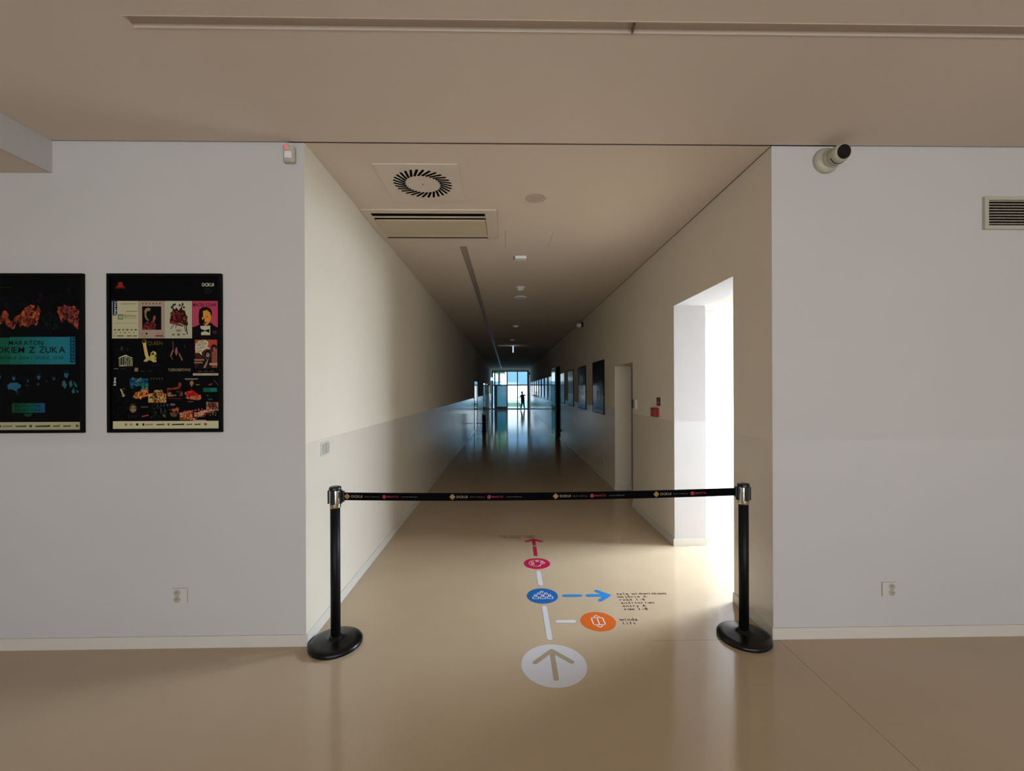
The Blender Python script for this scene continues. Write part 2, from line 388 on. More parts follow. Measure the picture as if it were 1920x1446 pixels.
t.links.new(tl.outputs[0], mxs.inputs[1]); t.links.new(gl.outputs[0], mxs.inputs[2]); t.links.new(mxs.outputs[0], out.inputs[0])
for i, (a, b) in enumerate(zip(VB[:-1], VB[1:])):
    for z0, z1 in ((0.05, 1.88), (1.95, 2.97)):
        if i == 1 and z0 < 1: continue
        link('window_pane', box(bmesh.new(), a[1], b[0], gy0+0.025, gy0+0.035, z0, z1), mg, o)
link('frosted_panel', box(bmesh.new(), -0.88, -0.06, gy0+0.02, gy0+0.045, 0.20, 1.88), m_frost, o)

# ---- outside
m_terrace = mat('terrace_concrete', (0.75, 0.76, 0.74), 0.8, noise=0.05)
m_facade = mat('pale_render', (0.50, 0.72, 0.84), 0.8)
tag(link('terrace', box(bmesh.new(), -14, 14, L+0.1, 60, -0.15, -0.02), m_terrace), kind='structure')
bm = bmesh.new(); box(bm, -0.05, 3.4, L+3.4, L+3.9, 1.985, 4.2); box(bm, -0.05, 0.0, L+3.6, L+3.66, -0.02, 2.05); box(bm, 3.2, 3.3, L+3.6, L+3.7, -0.02, 2.05)
tag(link('entrance_canopy', bm, m_facade), 'pale blue canopy box outside above the glazed doors', 'canopy')
bm = bmesh.new(); box(bm, -6, -0.75, L+14, L+20, -0.02, 2.35); box(bm, -6.1, -0.72, L+13.9, L+20, 2.35, 2.46)
tag(link('pavilion', bm, m_facade), 'low pale building outside behind the left glass panes', 'building')
random.seed(4)
# lawn
bm = bmesh.new(); box(bm, -0.6, 1.3, L+5, L+13, -0.02, 0.03)
for i in range(2500):
    x = random.uniform(-0.6, 1.3); y = random.uniform(L+5, L+13); h = random.uniform(0.05, 0.14); a = random.uniform(0, 6.28); w = 0.012
    v = [bm.verts.new((x+w*math.cos(a), y+w*math.sin(a), 0.03)), bm.verts.new((x-w*math.cos(a), y-w*math.sin(a), 0.03)), bm.verts.new((x+random.uniform(-.03, .03), y+random.uniform(-.03, .03), 0.03+h))]
    bm.faces.new(v)
tag(link('lawn', bm, mat('grass', (0.10, 0.30, 0.08), 0.8, noise=0.3)), 'strip of green lawn outside beyond the glass doors', 'lawn', kind='stuff')
# tree
tr_ = thing('tree', 'leafy green tree outside behind the upper left glass pane', 'tree', (-0.9, L+11, -0.02))
bm = bmesh.new(); lathe(bm, [(0.16, 0), (0.12, 1.5), (0.10, 3.2), (0.03, 5)], 12); link('trunk', bm, mat('bark', (0.10, 0.07, 0.05), 0.9), tr_)
bm = bmesh.new()
for i in range(2600):
    d = Vector((random.gauss(0, 1), random.gauss(0, 1), random.gauss(0, 1))).normalized()*random.uniform(0.5, 1)**0.5
    p = Vector((d.x*1.5, d.y*1.3, 4.2+d.z*1.0)); a = Vector((random.gauss(0, 1), random.gauss(0, 1), random.gauss(0, 1))).normalized(); b = a.cross(d).normalized()
    k = random.uniform(0.07, 0.13)
    bm.faces.new([bm.verts.new(p+a*k), bm.verts.new(p+b*k*0.6), bm.verts.new(p-a*k), bm.verts.new(p-b*k*0.6)])
link('crown', bm, mat('leaves', (0.10, 0.34, 0.10), 0.7, noise=0.4), tr_)

# ================================================================== CEILING FITTINGS
# recessed linear lights
t_ = thing('linear_light', 'long unlit recessed light slot across the foyer ceiling', 'ceiling light', (0, 0, 0))
bm = bmesh.new(); box(bm, GX0, 6.25, GY0, GY1, H+0.016, H+0.0499); link('diffuser', bm, m_slot, t_)
bm = bmesh.new()
box(bm, GX0, 6.25, GY0, GY0+0.004, H-0.002, H+0.016); box(bm, GX0, 6.25, GY1-0.004, GY1, H-0.002, H+0.016)
link('edge_profile', bm, mat('profile_paint', (0.56, 0.48, 0.40), 0.4), t_)
bm = bmesh.new(); box(bm, 0.542, 0.548, GY0+0.004, GY1-0.004, H-0.006, H+0.016)
link('joint_clip', bm, mat('clip_brown', (0.16, 0.10, 0.06), 0.5), t_)
t_ = thing('linear_light', 'long unlit recessed light slot running down the corridor ceiling', 'ceiling light', (0, 0, 0))
bm = bmesh.new(); box(bm, SX0, SX1, SY0, SY1, H+0.010, H+0.0499); link('diffuser', bm, mat('slot_diffuser', (0.40, 0.33, 0.27), 0.35, 0.3), t_)
bm = bmesh.new(); box(bm, SX0, SX0+0.003, SY0, SY1, H-0.001, H+0.01); box(bm, SX1-0.003, SX1, SY0, SY1, H-0.001, H+0.01)
link('edge_profile', bm, MATS['slot_diffuser'], t_)

# swirl diffuser
t_ = thing('air_diffuser', 'square ceiling air diffuser with a swirl ring of black slots', 'air vent', (-0.630, 3.172, H))
bm = bmesh.new(); box(bm, -0.292, 0.292, -0.282, 0.282, -0.008, 0, bev=0.002); link('face_plate', bm, mat('vent_enamel', (0.66, 0.57, 0.48), 0.5, 0.3), t_)
bm = bmesh.new(); N = 30
for i in range(N):
    a = 2*math.pi*i/N; er = Vector((math.cos(a), math.sin(a), 0)); et = Vector((-math.sin(a), math.cos(a), 0))
    dr = (er*math.cos(R(28))+et*math.sin(R(28))).normalized(); pr = Vector((-dr.y, dr.x, 0))
    c = er*0.170; hl, hw = 0.049, 0.0090
    q = [c-dr*hl-pr*hw, c+dr*hl-pr*hw, c+dr*hl+pr*hw, c-dr*hl+pr*hw]
    lo = [bm.verts.new(v+Vector((0, 0, -0.0092))) for v in q]; hi = [bm.verts.new(v+Vector((0, 0, -0.004))) for v in q]
    bm.faces.new(lo[::-1]); bm.faces.new(hi)
    for k in range(4): bm.faces.new([lo[k], lo[(k+1) % 4], hi[(k+1) % 4], hi[k]])
link('swirl_slots', bm, m_dark, t_)
bm = bmesh.new(); lathe(bm, [(0.006, -0.011), (0.006, -0.006)], 12); link('centre_screw', bm, mat('screw', (0.2, 0.17, 0.14), 0.4), t_)

# cassette air conditioner
t_ = thing('air_conditioner', 'ceiling cassette air conditioner with black slots beside the left wall', 'air conditioner', (0, 0, H))
m_ac = mat('ac_enamel', (0.64, 0.55, 0.44), 0.45, 0.4)
bm = bmesh.new(); box(bm, XL+0.004, -0.090, 3.62, 4.30, -0.012, 0, bev=0.003); link('frame', bm, m_ac, t_)
bm = bmesh.new(); box(bm, -1.190, -0.198, 3.825, 4.195, -0.020, -0.012, bev=0.003); link('intake_panel', bm, mat('ac_panel', (0.56, 0.47, 0.33), 0.45, 0.4), t_)
for y0, y1, xa, xb in ((3.688, 3.740, -1.188, -0.195), (3.784, 3.812, -1.188, -0.192), (4.262, 4.285, -1.205, -0.194)):
    bm = bmesh.new(); box(bm, xa, xb, y0, y1, -0.0135, -0.008); link('air_slot', bm, m_dark, t_)
bm = bmesh.new(); box(bm, -1.194, -1.190, 3.812, 4.21, -0.014, -0.011); box(bm, -0.198, -0.194, 3.812, 4.21, -0.014, -0.011); box(bm, -1.194, -0.194, 4.195, 4.204, -0.014, -0.011)
link('panel_gap', bm, mat('ac_gap', (0.10, 0.07, 0.05), 0.7), t_)

t_ = thing('ceiling_speaker', 'flat round ceiling speaker, the largest disc nearest the foyer', 'speaker', (0.233, 3.403, H))
bm = bmesh.new(); lathe(bm, [(0.086, 0), (0.086, -0.003), (0.082, -0.006), (0.078, -0.006)], 48); link('rim', bm, mat('speaker_rim', (0.50, 0.42, 0.33), 0.5), t_)
bm = bmesh.new(); lathe(bm, [(0.0, -0.0065), (0.079, -0.0055)], 48, cap=False); link('speaker_grille', bm, mat('speaker_mesh', (0.50, 0.41, 0.32), 0.7, noise=0.15, nscale=300), t_)
# access hatch
t_ = thing('access_hatch', 'flush ceiling access hatch between speaker and white box, hairline edges', 'hatch', (0.2175, 4.355, H))
link('panel', box(bmesh.new(), -0.2345, 0.2315, -0.245, 0.245, -0.0008, 0.002), m_ceil, t_)
m_hl = mat('hatch_line', (0.20, 0.15, 0.11), 0.7)
for a in (-0.2375, 0.2315): link('edge_gap', box(bmesh.new(), a, a+0.003, -0.245, 0.245, -0.001, 0.001), m_hl, t_)
bm = bmesh.new(); box(bm, -0.036, -0.033, 6.6, 6.82, H-0.001, H+0.001)
tag(link('ceiling_seam', bm, MATS['hatch_line']), 'short hairline joint in ceiling left of the smoke detector', 'ceiling joint')
t_ = thing('emergency_light', 'small white rectangular box light on the corridor ceiling', 'emergency light', (0.150, 4.93, H))
bm = bmesh.new(); box(bm, -0.060, 0.072, -0.05, 0.05, -0.032, 0, bev=0.006); link('housing', bm, mat('white_gloss', (0.80, 0.80, 0.80), 0.3), t_)
bm = bmesh.new(); box(bm, -0.078, -0.060, -0.03, 0.03, -0.022, 0, bev=0.003); link('side_cap', bm, mat('cap_brown', (0.22, 0.15, 0.10), 0.5), t_)
t_ = thing('smoke_detector', 'round domed smoke detector behind the white box light', 'smoke detector', (0.200, 6.408, H))
bm = bmesh.new(); lathe(bm, [(0.073, 0), (0.073, -0.012), (0.055, -0.018), (0.050, -0.040), (0.030, -0.052), (0, -0.054)], 32, cap=False); link('body', bm, m_white, t_, True)
bm = bmesh.new(); lathe(bm, [(0.0535, -0.020), (0.0535, -0.028)], 32, cap=False); link('sensor_gap', bm, mat('gap_brown', (0.08, 0.05, 0.03), 0.7), t_)
t_ = thing('ceiling_speaker', 'thin round ceiling disc just behind the smoke detector', 'speaker', (0.221, 7.077, H))
bm = bmesh.new(); lathe(bm, [(0.100, 0), (0.100, -0.012), (0.092, -0.018), (0, -0.019)], 40, cap=False); link('cover', bm, m_white, t_)
for x, y, lb in ((0.201, 10.303, 'small pale ceiling detector midway down the corridor'), (0.148, 13.2, 'small pale ceiling detector just before the hanging lit sign')):
    t_ = thing('smoke_detector', lb, 'smoke detector', (x, y, H))
    bm = bmesh.new(); lathe(bm, [(0.076, 0), (0.076, -0.014), (0.055, -0.036), (0, -0.040)], 28, cap=False); link('body', bm, mat('detector_white', (0.8, 0.8, 0.78), 0.3), t_, True)
t_ = thing('exit_sign', 'lit pendant exit sign seen edge-on under dark corridor ceiling', 'sign', (0.195, 15.0, H))
bm = bmesh.new(); box(bm, -0.10, 0.10, -0.03, 0.03, -0.03, 0, bev=0.004); link('housing', bm, m_white, t_)
bm = bmesh.new(); box(bm, -0.018, 0.018, -0.14, 0.14, -0.24, -0.03, bev=0.002); link('lit_plate', bm, mat('lit_plate', (0.8, 0.85, 0.9), 0.3, emis=(0.62, 0.78, 0.95), es=1.0), t_)
t_ = thing('ceiling_streak_panel', 'slim white panel for the reflected bright streak across the dark ceiling', 'air vent', (-0.05, 14.86, H))  # added panel: its white paints the sign's bright reflection on the ceiling
bm = bmesh.new(); box(bm, -0.30, 0.22, -0.05, 0.05, -0.02, 0, bev=0.004); link('face_plate', bm, MATS['white_gloss'], t_)
t_ = thing('dome_camera', 'small dome camera high on the right corridor wall', 'security camera', (XR, 9.42, 3.04))
bm = bmesh.new(); lathe(bm, [(0.06, 0), (0.06, -0.03), (0.035, -0.05)], 28, 'X'); link('mount', bm, m_black, t_, True)
bm = bmesh.new(); lathe(bm, [(0.0, -0.15), (0.03, -0.14), (0.05, -0.11), (0.055, -0.07), (0.045, -0.045)], 28, 'X', center=(0, 0, -0.02), cap=False); link('camera_body', bm, m_white, t_, True)

# ================================================================== WALL FITTINGS
t_ = thing('motion_sensor', 'white motion sensor with red light high beside the corridor corner', 'motion sensor', (-1.352, D, 3.062))
bm = bmesh.new()
pts = [(-0.034, 0.0), (0.034, 0.0), (0.034, -0.030), (0.012, -0.048), (-0.012, -0.048), (-0.034, -0.030)]
lo = [bm.verts.new((x, y*0.8, -0.052)) for x, y in pts]; hi = [bm.verts.new((x, y, 0.050)) for x, y in pts]
bm.faces.new(lo[::-1]); bm.faces.new(hi)
for k in range(6): bm.faces.new([lo[k], lo[(k+1) % 6], hi[(k+1) % 6], hi[k]])
bmesh.ops.bevel(bm, geom=list(bm.edges), offset=0.004, segments=2, affect='EDGES'); bmesh.ops.recalc_face_normals(bm, faces=bm.faces)
link('housing', bm, m_cream, t_)
bm = bmesh.new(); box(bm, -0.016, 0.026, -0.050, -0.036, -0.036, 0.006, bev=0.005); link('lens', bm, mat('sensor_lens', (0.78, 0.76, 0.80), 0.2), t_)
bm = bmesh.new(); lathe(bm, [(0.006, -0.052), (0.006, -0.040)], 14, 'Y', center=(-0.006, 0, 0.028)); link('indicator_light', bm, mat('red_led', (0.5, 0, 0.02), 0.3, emis=(1.0, 0.03, 0.06), es=2.2), t_)
t_['label'] = 'white motion sensor with a red light high beside the corridor corner'

t_ = thing('security_camera', 'cream bullet security camera high on the right-hand wall', 'security camera', (2.035, D, 3.048))
t_.scale = (0.90, 0.90, 0.90)
bm = bmesh.new(); lathe(bm, [(0.088, 0), (0.090, -0.012), (0.082, -0.030), (0.060, -0.040), (0, -0.042)], 40, 'Y', cap=False); link('wall_mount', bm, m_cream, t_, True)
hd = bpy.data.objects.new('camera_head', None)
def orient(bm, d, org):
    q = Vector((0, -1, 0)).rotation_difference(Vector(d).normalized()).to_matrix().to_4x4(); q.translation = Vector(org)
    bmesh.ops.transform(bm, matrix=q, verts=bm.verts)
dr = (0.0, -1.0, -0.14); org = (0.012, -0.02, 0.003)
bm = bmesh.new(); lathe(bm, [(0.056, 0), (0.062, -0.02), (0.062, -0.045), (0.057, -0.05), (0.057, -0.056), (0.060, -0.060), (0.058, -0.118), (0.052, -0.134), (0.046, -0.137)], 40, 'Y', cap=False); orient(bm, dr, org); h_ = link('camera_body', bm, m_cream, t_, True)
bm = bmesh.new(); lathe(bm, [(0.0, -0.135), (0.042, -0.138), (0.047, -0.1375)], 32, 'Y', cap=False); orient(bm, dr, org); link('lens_glass', bm, m_blackgloss, h_, True)
bm = bmesh.new(); lathe(bm, [(0.0592, -0.086), (0.0625, -0.090), (0.0592, -0.094)], 40, 'Y', cap=False)
bmesh.ops.delete(bm, geom=[v for v in bm.verts if v.co.z > -0.02], context='VERTS'); orient(bm, dr, org); link('seam', bm, m_black, h_)

t_ = thing('ventilation_grille', 'rectangular wall ventilation grille cut by the right picture edge', 'air vent', (3.060, D, 2.614))
bm = bmesh.new(); gw, gh = 0.50, 0.210
for a in ((0, gw, 0, 0.024), (0, gw, gh-0.024, gh), (0, 0.026, 0.024, gh-0.024), (gw-0.026, gw, 0.024, gh-0.024)): box(bm, a[0], a[1], -0.018, 0, a[2], a[3])
bmesh.ops.bevel(bm, geom=[e for e in bm.edges], offset=0.0015, segments=1, affect='EDGES'); link('frame', bm, m_grille, t_)
bm = bmesh.new(); box(bm, 0.026, gw-0.026, -0.002, 0, 0.024, gh-0.024); link('backing', bm, m_dark, t_)
bm = bmesh.new()
for i in range(9):
    z = 0.024+0.162*(i+0.5)/9+0.004
    box(bm, 0.026, gw-0.026, -0.011, -0.0035, z-0.0020, z+0.0020)
link('louvre_slats', bm, m_grille, t_)
bm = bmesh.new()
for i in range(30):
    x = 0.034+i*0.0148; box(bm, x, x+0.0012, -0.008, -0.002, 0.024, gh-0.024)
link('rear_vanes', bm, mat('vane_dark', (0.05, 0.045, 0.035), 0.6), t_)

def socket(x, z, label, off):
    t_ = thing('wall_socket', label, 'socket', (x, D, z))
    bm = bmesh.new(); box(bm, -0.045, 0.045, -0.010, 0, -0.046, 0.046, bev=0.003); link('cover_plate', bm, m_white, t_)
    for dz in (0.019, -0.021):
        bm = bmesh.new(); lathe(bm, [(0.0, -0.006), (0.015, -0.006), (0.016, -0.0125), (0.0195, -0.0125), (0.020, -0.010)], 28, 'Y', center=(off, 0, dz), cap=False)
        lathe(bm, [(0.0, -0.0122), (0.015, -0.0118)], 28, 'Y', center=(off, 0, dz), cap=False)
        o = link('outlet', bm, m_cream, t_, False)
        bm = bmesh.new()
        for q in ((-0.006, 0.0), (0.006, 0.0), (0.0, 0.007)): lathe(bm, [(0.0022, -0.0135), (0.0022, -0.011)], 10, 'Y', center=(off+q[0], 0, dz+q[1]))
        link('pin_holes', bm, mat('hole_brown', (0.05, 0.03, 0.015), 0.7), o)
socket(-2.041, 0.323, 'double wall socket low on the wall below the framed posters', -0.014)
socket(2.437, 0.308, 'double wall socket low on the plain right-hand wall', 0.014)
t_ = thing('light_switch', 'double light switch on the lit left corridor wall near its corner', 'light switch', (XL, 2.932, 1.195), (0, 0, R(90)))
bm = bmesh.new(); box(bm, -0.062, 0.062, -0.010, 0, -0.047, 0.047, bev=0.003); link('cover_plate', bm, m_white, t_)
for a in (-0.052, 0.004):
    bm = bmesh.new(); box(bm, a, a+0.048, -0.015, -0.009, -0.036, 0.036, bev=0.002); link('rocker', bm, m_cream if a < 0 else mat('rocker_rose', (0.50, 0.44, 0.38), 0.35), t_)
t_ = thing('card_reader', 'black and white card reader beside the recessed doorway', 'card reader', (XR, 5.53, 1.395), (0, 0, R(-90)))
bm = bmesh.new(); box(bm, -0.085, 0.06, -0.028, 0, -0.062, 0.062, bev=0.003); link('housing', bm, m_white, t_)
bm = bmesh.new(); box(bm, -0.089, -0.02, -0.034, -0.0275, -0.058, 0.058, bev=0.002); link('screen', bm, m_black, t_)
t_ = thing('fire_sign', 'small dark red fire alarm pictogram sign above red call point', 'sign', (XR, 4.694, 1.452), (0, 0, R(-90)))
bm = bmesh.new(); box(bm, -0.056, 0.056, -0.003, 0, -0.046, 0.046); link('sign_plate', bm, mat('sign_red', (0.10, 0.006, 0.008), 0.4), t_)
bm = bmesh.new(); T = lambda x, y, z: Vector((x, -0.0036, y))
poly(bm, disc(0.012, -0.012, 0.013, 16), 0, 0, T); stroke(bm, (-0.02, 0.02), (-0.02, -0.02), 0.008, 0, 0, T); stroke(bm, (0.0, 0.026), (0.024, 0.026), 0.006, 0, 0, T)
link('pictogram', bm, mat('sign_cream', (0.45, 0.36, 0.28), 0.5), t_)
t_ = thing('fire_call_point', 'bright red fire alarm call point box on right corridor wall', 'fire alarm', (XR, 4.745, 1.330), (0, 0, R(-90)))
bm = bmesh.new(); box(bm, -0.062, 0.062, -0.055, 0, -0.050, 0.050, bev=0.004); link('housing', bm, m_red, t_)
bm = bmesh.new()
for z, w in ((0.022, 0.030), (0.004, 0.022), (-0.014, 0.030)): box(bm, -0.0624-0.0006, -0.0618, -0.045, -0.045+w, z-0.003, z+0.003)
link('marking', bm, mat('marking_cream', (0.55, 0.45, 0.35), 0.5), t_)
bm = bmesh.new(); box(bm, -0.030, 0.030, -0.058, -0.054, -0.026, 0.026, bev=0.001); link('press_panel', bm, mat('press_panel', (0.35, 0.05, 0.05), 0.3), t_)
t_ = thing('wall_socket', 'tiny pale wall socket low on the right wall past the recess', 'socket', (XR, 7.42, 0.305), (0, 0, R(-90)))
bm = bmesh.new(); box(bm, -0.045, 0.045, -0.010, 0, -0.045, 0.045, bev=0.003); link('cover_plate', bm, m_cream, t_)
bm = bmesh.new(); lathe(bm, [(0.018, -0.012), (0.018, -0.009)], 20, 'Y'); link('outlet', bm, MATS['hole_brown'], t_)
bm = bmesh.new(); lathe(bm, [(0.0, -0.05), (0.035, -0.045), (0.045, -0.02), (0.045, 0)], 20, 'X', center=(XR, 13.42, 0.27), cap=False)
tag(link('door_stop', bm, m_black), 'round black wall door stop near the dark doorway', 'door stop')

# ================================================================== BARRIER
m_pole = mat('pole_black', (0.002, 0.002, 0.002), 0.5, 0.25); m_base = mat('base_black', (0.002, 0.002, 0.002), 0.30, 0.35)
def stanchion(x, y, label):
    t_ = thing('barrier_post', label, 'barrier post', (x, y, 0), group='black barrier posts')
    bm = bmesh.new(); lathe(bm, [(0.157, 0), (0.160, 0.004), (0.160, 0.018), (0.154, 0.026), (0.120, 0.034), (0.060, 0.042), (0.046, 0.046), (0.040, 0.058), (0.032, 0.062)], 64); link('base', bm, m_base, t_, True)
    bm = bmesh.new(); lathe(bm, [(0.0295, 0.055), (0.0295, 0.872)], 40); link('pole', bm, m_pole, t_, True)
    bm = bmesh.new(); lathe(bm, [(0.0335, 0.860), (0.0345, 0.864), (0.0345, 0.968), (0.0335, 0.972)], 40); cb = link('belt_housing', bm, m_chrome, t_, True)
    bm = bmesh.new(); lathe(bm, [(0.036, 0.968), (0.0365, 0.974), (0.0365, 0.984), (0.033, 0.990), (0, 0.991)], 40, cap=False); link('cap', bm, m_black, t_, True)
    bm = bmesh.new()
    for a in (0, 90, 180, 270):
        d = Vector((math.cos(R(a)), math.sin(R(a)), 0)); p = Vector((-d.y, d.x, 0))
        c0 = d*0.033; c1 = d*0.0425
        q = []
        for z in (0.885, 0.968):
            for c in (c0, c1):
                q += [c-p*0.012+Vector((0, 0, z)), c+p*0.012+Vector((0, 0, z))]
        v = [bm.verts.new(k) for k in q]
        for f in ((0, 1, 3, 2), (4, 6, 7, 5), (0, 4, 5, 1), (2, 3, 7, 6), (0, 2, 6, 4), (1, 5, 7, 3)): bm.faces.new([v[i] for i in f])
    bmesh.ops.recalc_face_normals(bm, faces=bm.faces)
    link('belt_guide', bm, m_black, cb)
    return t_
stanchion(-1.087, 2.668, 'black barrier post by the left corridor corner, chrome head holding belt')
stanchion(1.507, 2.672, 'black barrier post by the right corridor corner below the opening')
# belt
m_belt = mat('belt_webbing', (0.002, 0.002, 0.003), 0.9, 0.05)
bx0, bx1, by0, by1 = -1.0425, 1.463, 2.668, 2.672
def bz(t): return (0.929*(1-t)+0.937*t)-0.060*t*(1-t)
t_ = thing('barrier_belt', 'black printed webbing belt stretched between the two barrier posts', 'barrier belt', (0, 0, 0))
bm = bmesh.new(); n = 60; hh = 0.0245
rows = []
for i in range(n+1):
    t = i/n; x = bx0+(bx1-bx0)*t; y = by0+(by1-by0)*t; z = bz(t)
    rows.append([bm.verts.new((x, y-0.0008, z-hh)), bm.verts.new((x, y-0.0008, z+hh)), bm.verts.new((x, y+0.0008, z+hh)), bm.verts.new((x, y+0.0008, z-hh))])
for a, b in zip(rows[:-1], rows[1:]):
    for k in range(4): bm.faces.new([a[k], b[k], b[(k+1) % 4], a[(k+1) % 4]])
bm.faces.new(rows[0]); bm.faces.new(rows[-1][::-1]); bmesh.ops.recalc_face_normals(bm, faces=bm.faces)
link('webbing', bm, m_belt, t_)
bm = bmesh.new(); box(bm, bx0+0.001, bx0+0.014, by0-0.008, by0+0.008, bz(0)-0.034, bz(0)+0.034, bev=0.003); link('belt_clip', bm, m_black, t_)
bm = bmesh.new(); box(bm, bx1-0.010, bx1+0.0005, by1-0.008, by1+0.008, bz(1)-0.034, bz(1)+0.034, bev=0.003); link('belt_clip', bm, m_black, t_)
mY = mat('print_gold', (0.30, 0.16, 0.035), 0.6); mG = mat('print_cream', (0.30, 0.24, 0.14), 0.6); mR = mat('print_red', (0.25, 0.006, 0.012), 0.6); mW = mat('print_grey', (0.11, 0.10, 0.085), 0.6)
def TB(x, y, z):
    t = (x-bx0)/(bx1-bx0); return Vector((x, by0+(by1-by0)*t-0.0012, bz(t)+y))
for i, x in enumerate((-1.012, -0.352, 0.302, 0.945)):
    bm = bmesh.new()
    poly(bm, [(x-0.019, 0), (x-0.010, -0.010), (x, -0.019), (x+0.010, -0.010), (x+0.019, 0), (x+0.010, 0.010), (x, 0.019), (x-0.010, 0.010)], 0, 0, TB)
    text(bm, 'DCKUI', x+0.027, -0.007, 0.021, 0, 1, TB, bold=True, width=0.070)
    text(bm, 'dom kultury', x+0.110, -0.004, 0.010, 0, 3, TB, width=0.095)
    poly(bm, disc(x+0.232, -0.001, 0.0125, 16), 0, 2, TB)
    text(bm, 'MIASTO', x+0.250, -0.006, 0.016, 0, 2, TB, bold=True, width=0.072)
    if x < 0.9: text(bm, 'www.dckui.pl', x+0.340, -0.004, 0.011, 0, 3, TB, width=0.10)
    link('printed_lettering', bm, [mY, mG, mR, mW], t_)

# ================================================================== FLOOR STICKERS
fz = 0.0012
m_vw = mat('vinyl_white', (0.62, 0.60, 0.60), 0.35); m_vr = mat('vinyl_crimson', (0.48, 0.008, 0.055), 0.35); m_vb = mat('vinyl_blue', (0.012, 0.12, 0.36), 0.35)
m_vlb = mat('vinyl_light_blue', (0.025, 0.22, 0.55), 0.35); m_vo = mat('vinyl_orange', (0.62, 0.12, 0.012), 0.35); m_vt = mat('vinyl_brown', (0.028, 0.013, 0.007), 0.6, 0.2)
m_icon = mat('icon_white', (0.75, 0.68, 0.66), 0.4); m_beige = mat('arrow_beige', (0.40, 0.315, 0.21), 0.35)
def decal(name, label, cat, loc, group=None): return thing(name, label, cat, (loc[0], loc[1], 0), group=group)
def disc_solid(r, m, parent, name='disc'):
    bm = bmesh.new(); lathe(bm, [(r, 0.0), (r, fz), (0, fz)], 72, cap=False); return link(name, bm, m, parent)
cxs = 0.262
t_ = decal('floor_sticker', 'large white round floor sticker with a beige upward arrow', 'floor sticker', (cxs, 2.440))
disc_solid(0.190, m_vw, t_)
bm = bmesh.new()
stroke(bm, (0, 0.120), (0, -0.122), 0.030, fz*1.5); stroke(bm, (0, 0.128), (-0.108, 0.018), 0.030, fz*1.5+0.0001); stroke(bm, (0, 0.128), (0.108, 0.018), 0.030, fz*1.5+0.0002)
link('arrow', bm, m_beige, t_)
def dash(x0, y0, x1, y1, w, m, label):
    bm = bmesh.new(); stroke(bm, (x0, y0), (x1, y1), w, fz)
    tag(link('floor_dash', bm, m), label, 'floor sticker')
dash(cxs, 2.695, cxs, 3.082, 0.036, m_vw, 'long white floor stripe between white arrow circle and blue circle')
dash(0.336, 2.888, 0.446, 2.888, 0.034, m_vw, 'short white sideways floor stripe pointing at the orange circle')
dash(cxs, 3.440, cxs, 3.675, 0.040, m_vw, 'white floor stripe between the blue and crimson circles')
dash(0.434, 3.248, 0.552, 3.248, 0.038, m_vlb, 'short blue floor stripe right of the blue circle')
bm = bmesh.new(); stroke(bm, (0.264, 4.030), (0.266, 4.270), 0.036, fz, rnd=False)
tag(link('floor_dash', bm, m_vr), 'crimson floor stripe above the crimson circle', 'floor sticker')
bm = bmesh.new(); stroke(bm, (0.267, 4.298), (0.268, 4.470), 0.034, fz, rnd=False); stroke(bm, (0.268, 4.472), (0.190, 4.408), 0.040, fz+0.0001); stroke(bm, (0.268, 4.472), (0.346, 4.408), 0.040, fz+0.0002)
tag(link('floor_arrow', bm, m_vr), 'crimson floor arrow pointing down the corridor', 'floor sticker')
bm = bmesh.new(); stroke(bm, (0.618, 3.246), (0.770, 3.246), 0.042, fz); stroke(bm, (0.772, 3.246), (0.696, 3.318), 0.038, fz+0.0001); stroke(bm, (0.772, 3.246), (0.696, 3.174), 0.038, fz+0.0002)
tag(link('floor_arrow', bm, m_vlb), 'light blue floor arrow pointing right at the auditorium lettering', 'floor sticker')
# crimson palette
t_ = decal('floor_sticker', 'crimson round floor sticker with a paint palette icon', 'floor sticker', (0.262, 3.855)); disc_solid(0.120, m_vr, t_)
bm = bmesh.new(); w = 0.009; z = fz*1.5
pp = disc(0, 0.005, 0.072, 26, 0.070, R(-5), R(285))
for a, b in zip(pp[:-1], pp[1:]): stroke(bm, a, b, w, z)
stroke(bm, pp[0], (0.040, -0.012), w, z); stroke(bm, (0.040, -0.012), (0.030, -0.032), w, z); stroke(bm, (0.030, -0.032), pp[-1], w, z)
for c in ((-0.040, 0.022), (-0.038, -0.016), (0.004, 0.048), (0.044, 0.026)): ringpoly(bm, c, 0.011, 0.007, z)
link('palette_icon', bm, m_icon, t_)
# blue auditorium
t_ = decal('floor_sticker', 'blue round floor sticker with an audience seating icon', 'floor sticker', (0.262, 3.252)); disc_solid(0.120, m_vb, t_)
bm = bmesh.new()
for c in ((0, 0.060), (-0.024, 0.034), (0.030, 0.034), (-0.052, 0.006), (0.002, 0.006), (0.056, 0.006)): ringpoly(bm, c, 0.011, 0.0065, z)
for c in (-0.054, 0.001, 0.056):
    q = [(c-0.021, -0.016), (c+0.021, -0.016), (c+0.021, -0.048), (c-0.021, -0.048)]
    for i in range(4): stroke(bm, q[i], q[(i+1) % 4], 0.0065, z)
link('audience_icon', bm, m_icon, t_)
# orange lift
t_ = decal('floor_sticker', 'orange round floor sticker with a lift cabin icon', 'floor sticker', (0.616, 2.885)); disc_solid(0.120, m_vo, t_)
bm = bmesh.new(); q = [(-0.040, 0.044), (0.040, 0.044), (0.040, -0.044), (-0.040, -0.044)]
for i in range(4): stroke(bm, q[i], q[(i+1) % 4], 0.008, z)
stroke(bm, (0, 0.034), (0, -0.034), 0.007, z)
for s_ in (1, -1):
    stroke(bm, (-0.018, 0.056*s_), (0, 0.076*s_), 0.007, z); stroke(bm, (0.018, 0.056*s_), (0, 0.076*s_), 0.007, z)
link('lift_icon', bm, m_icon, t_)
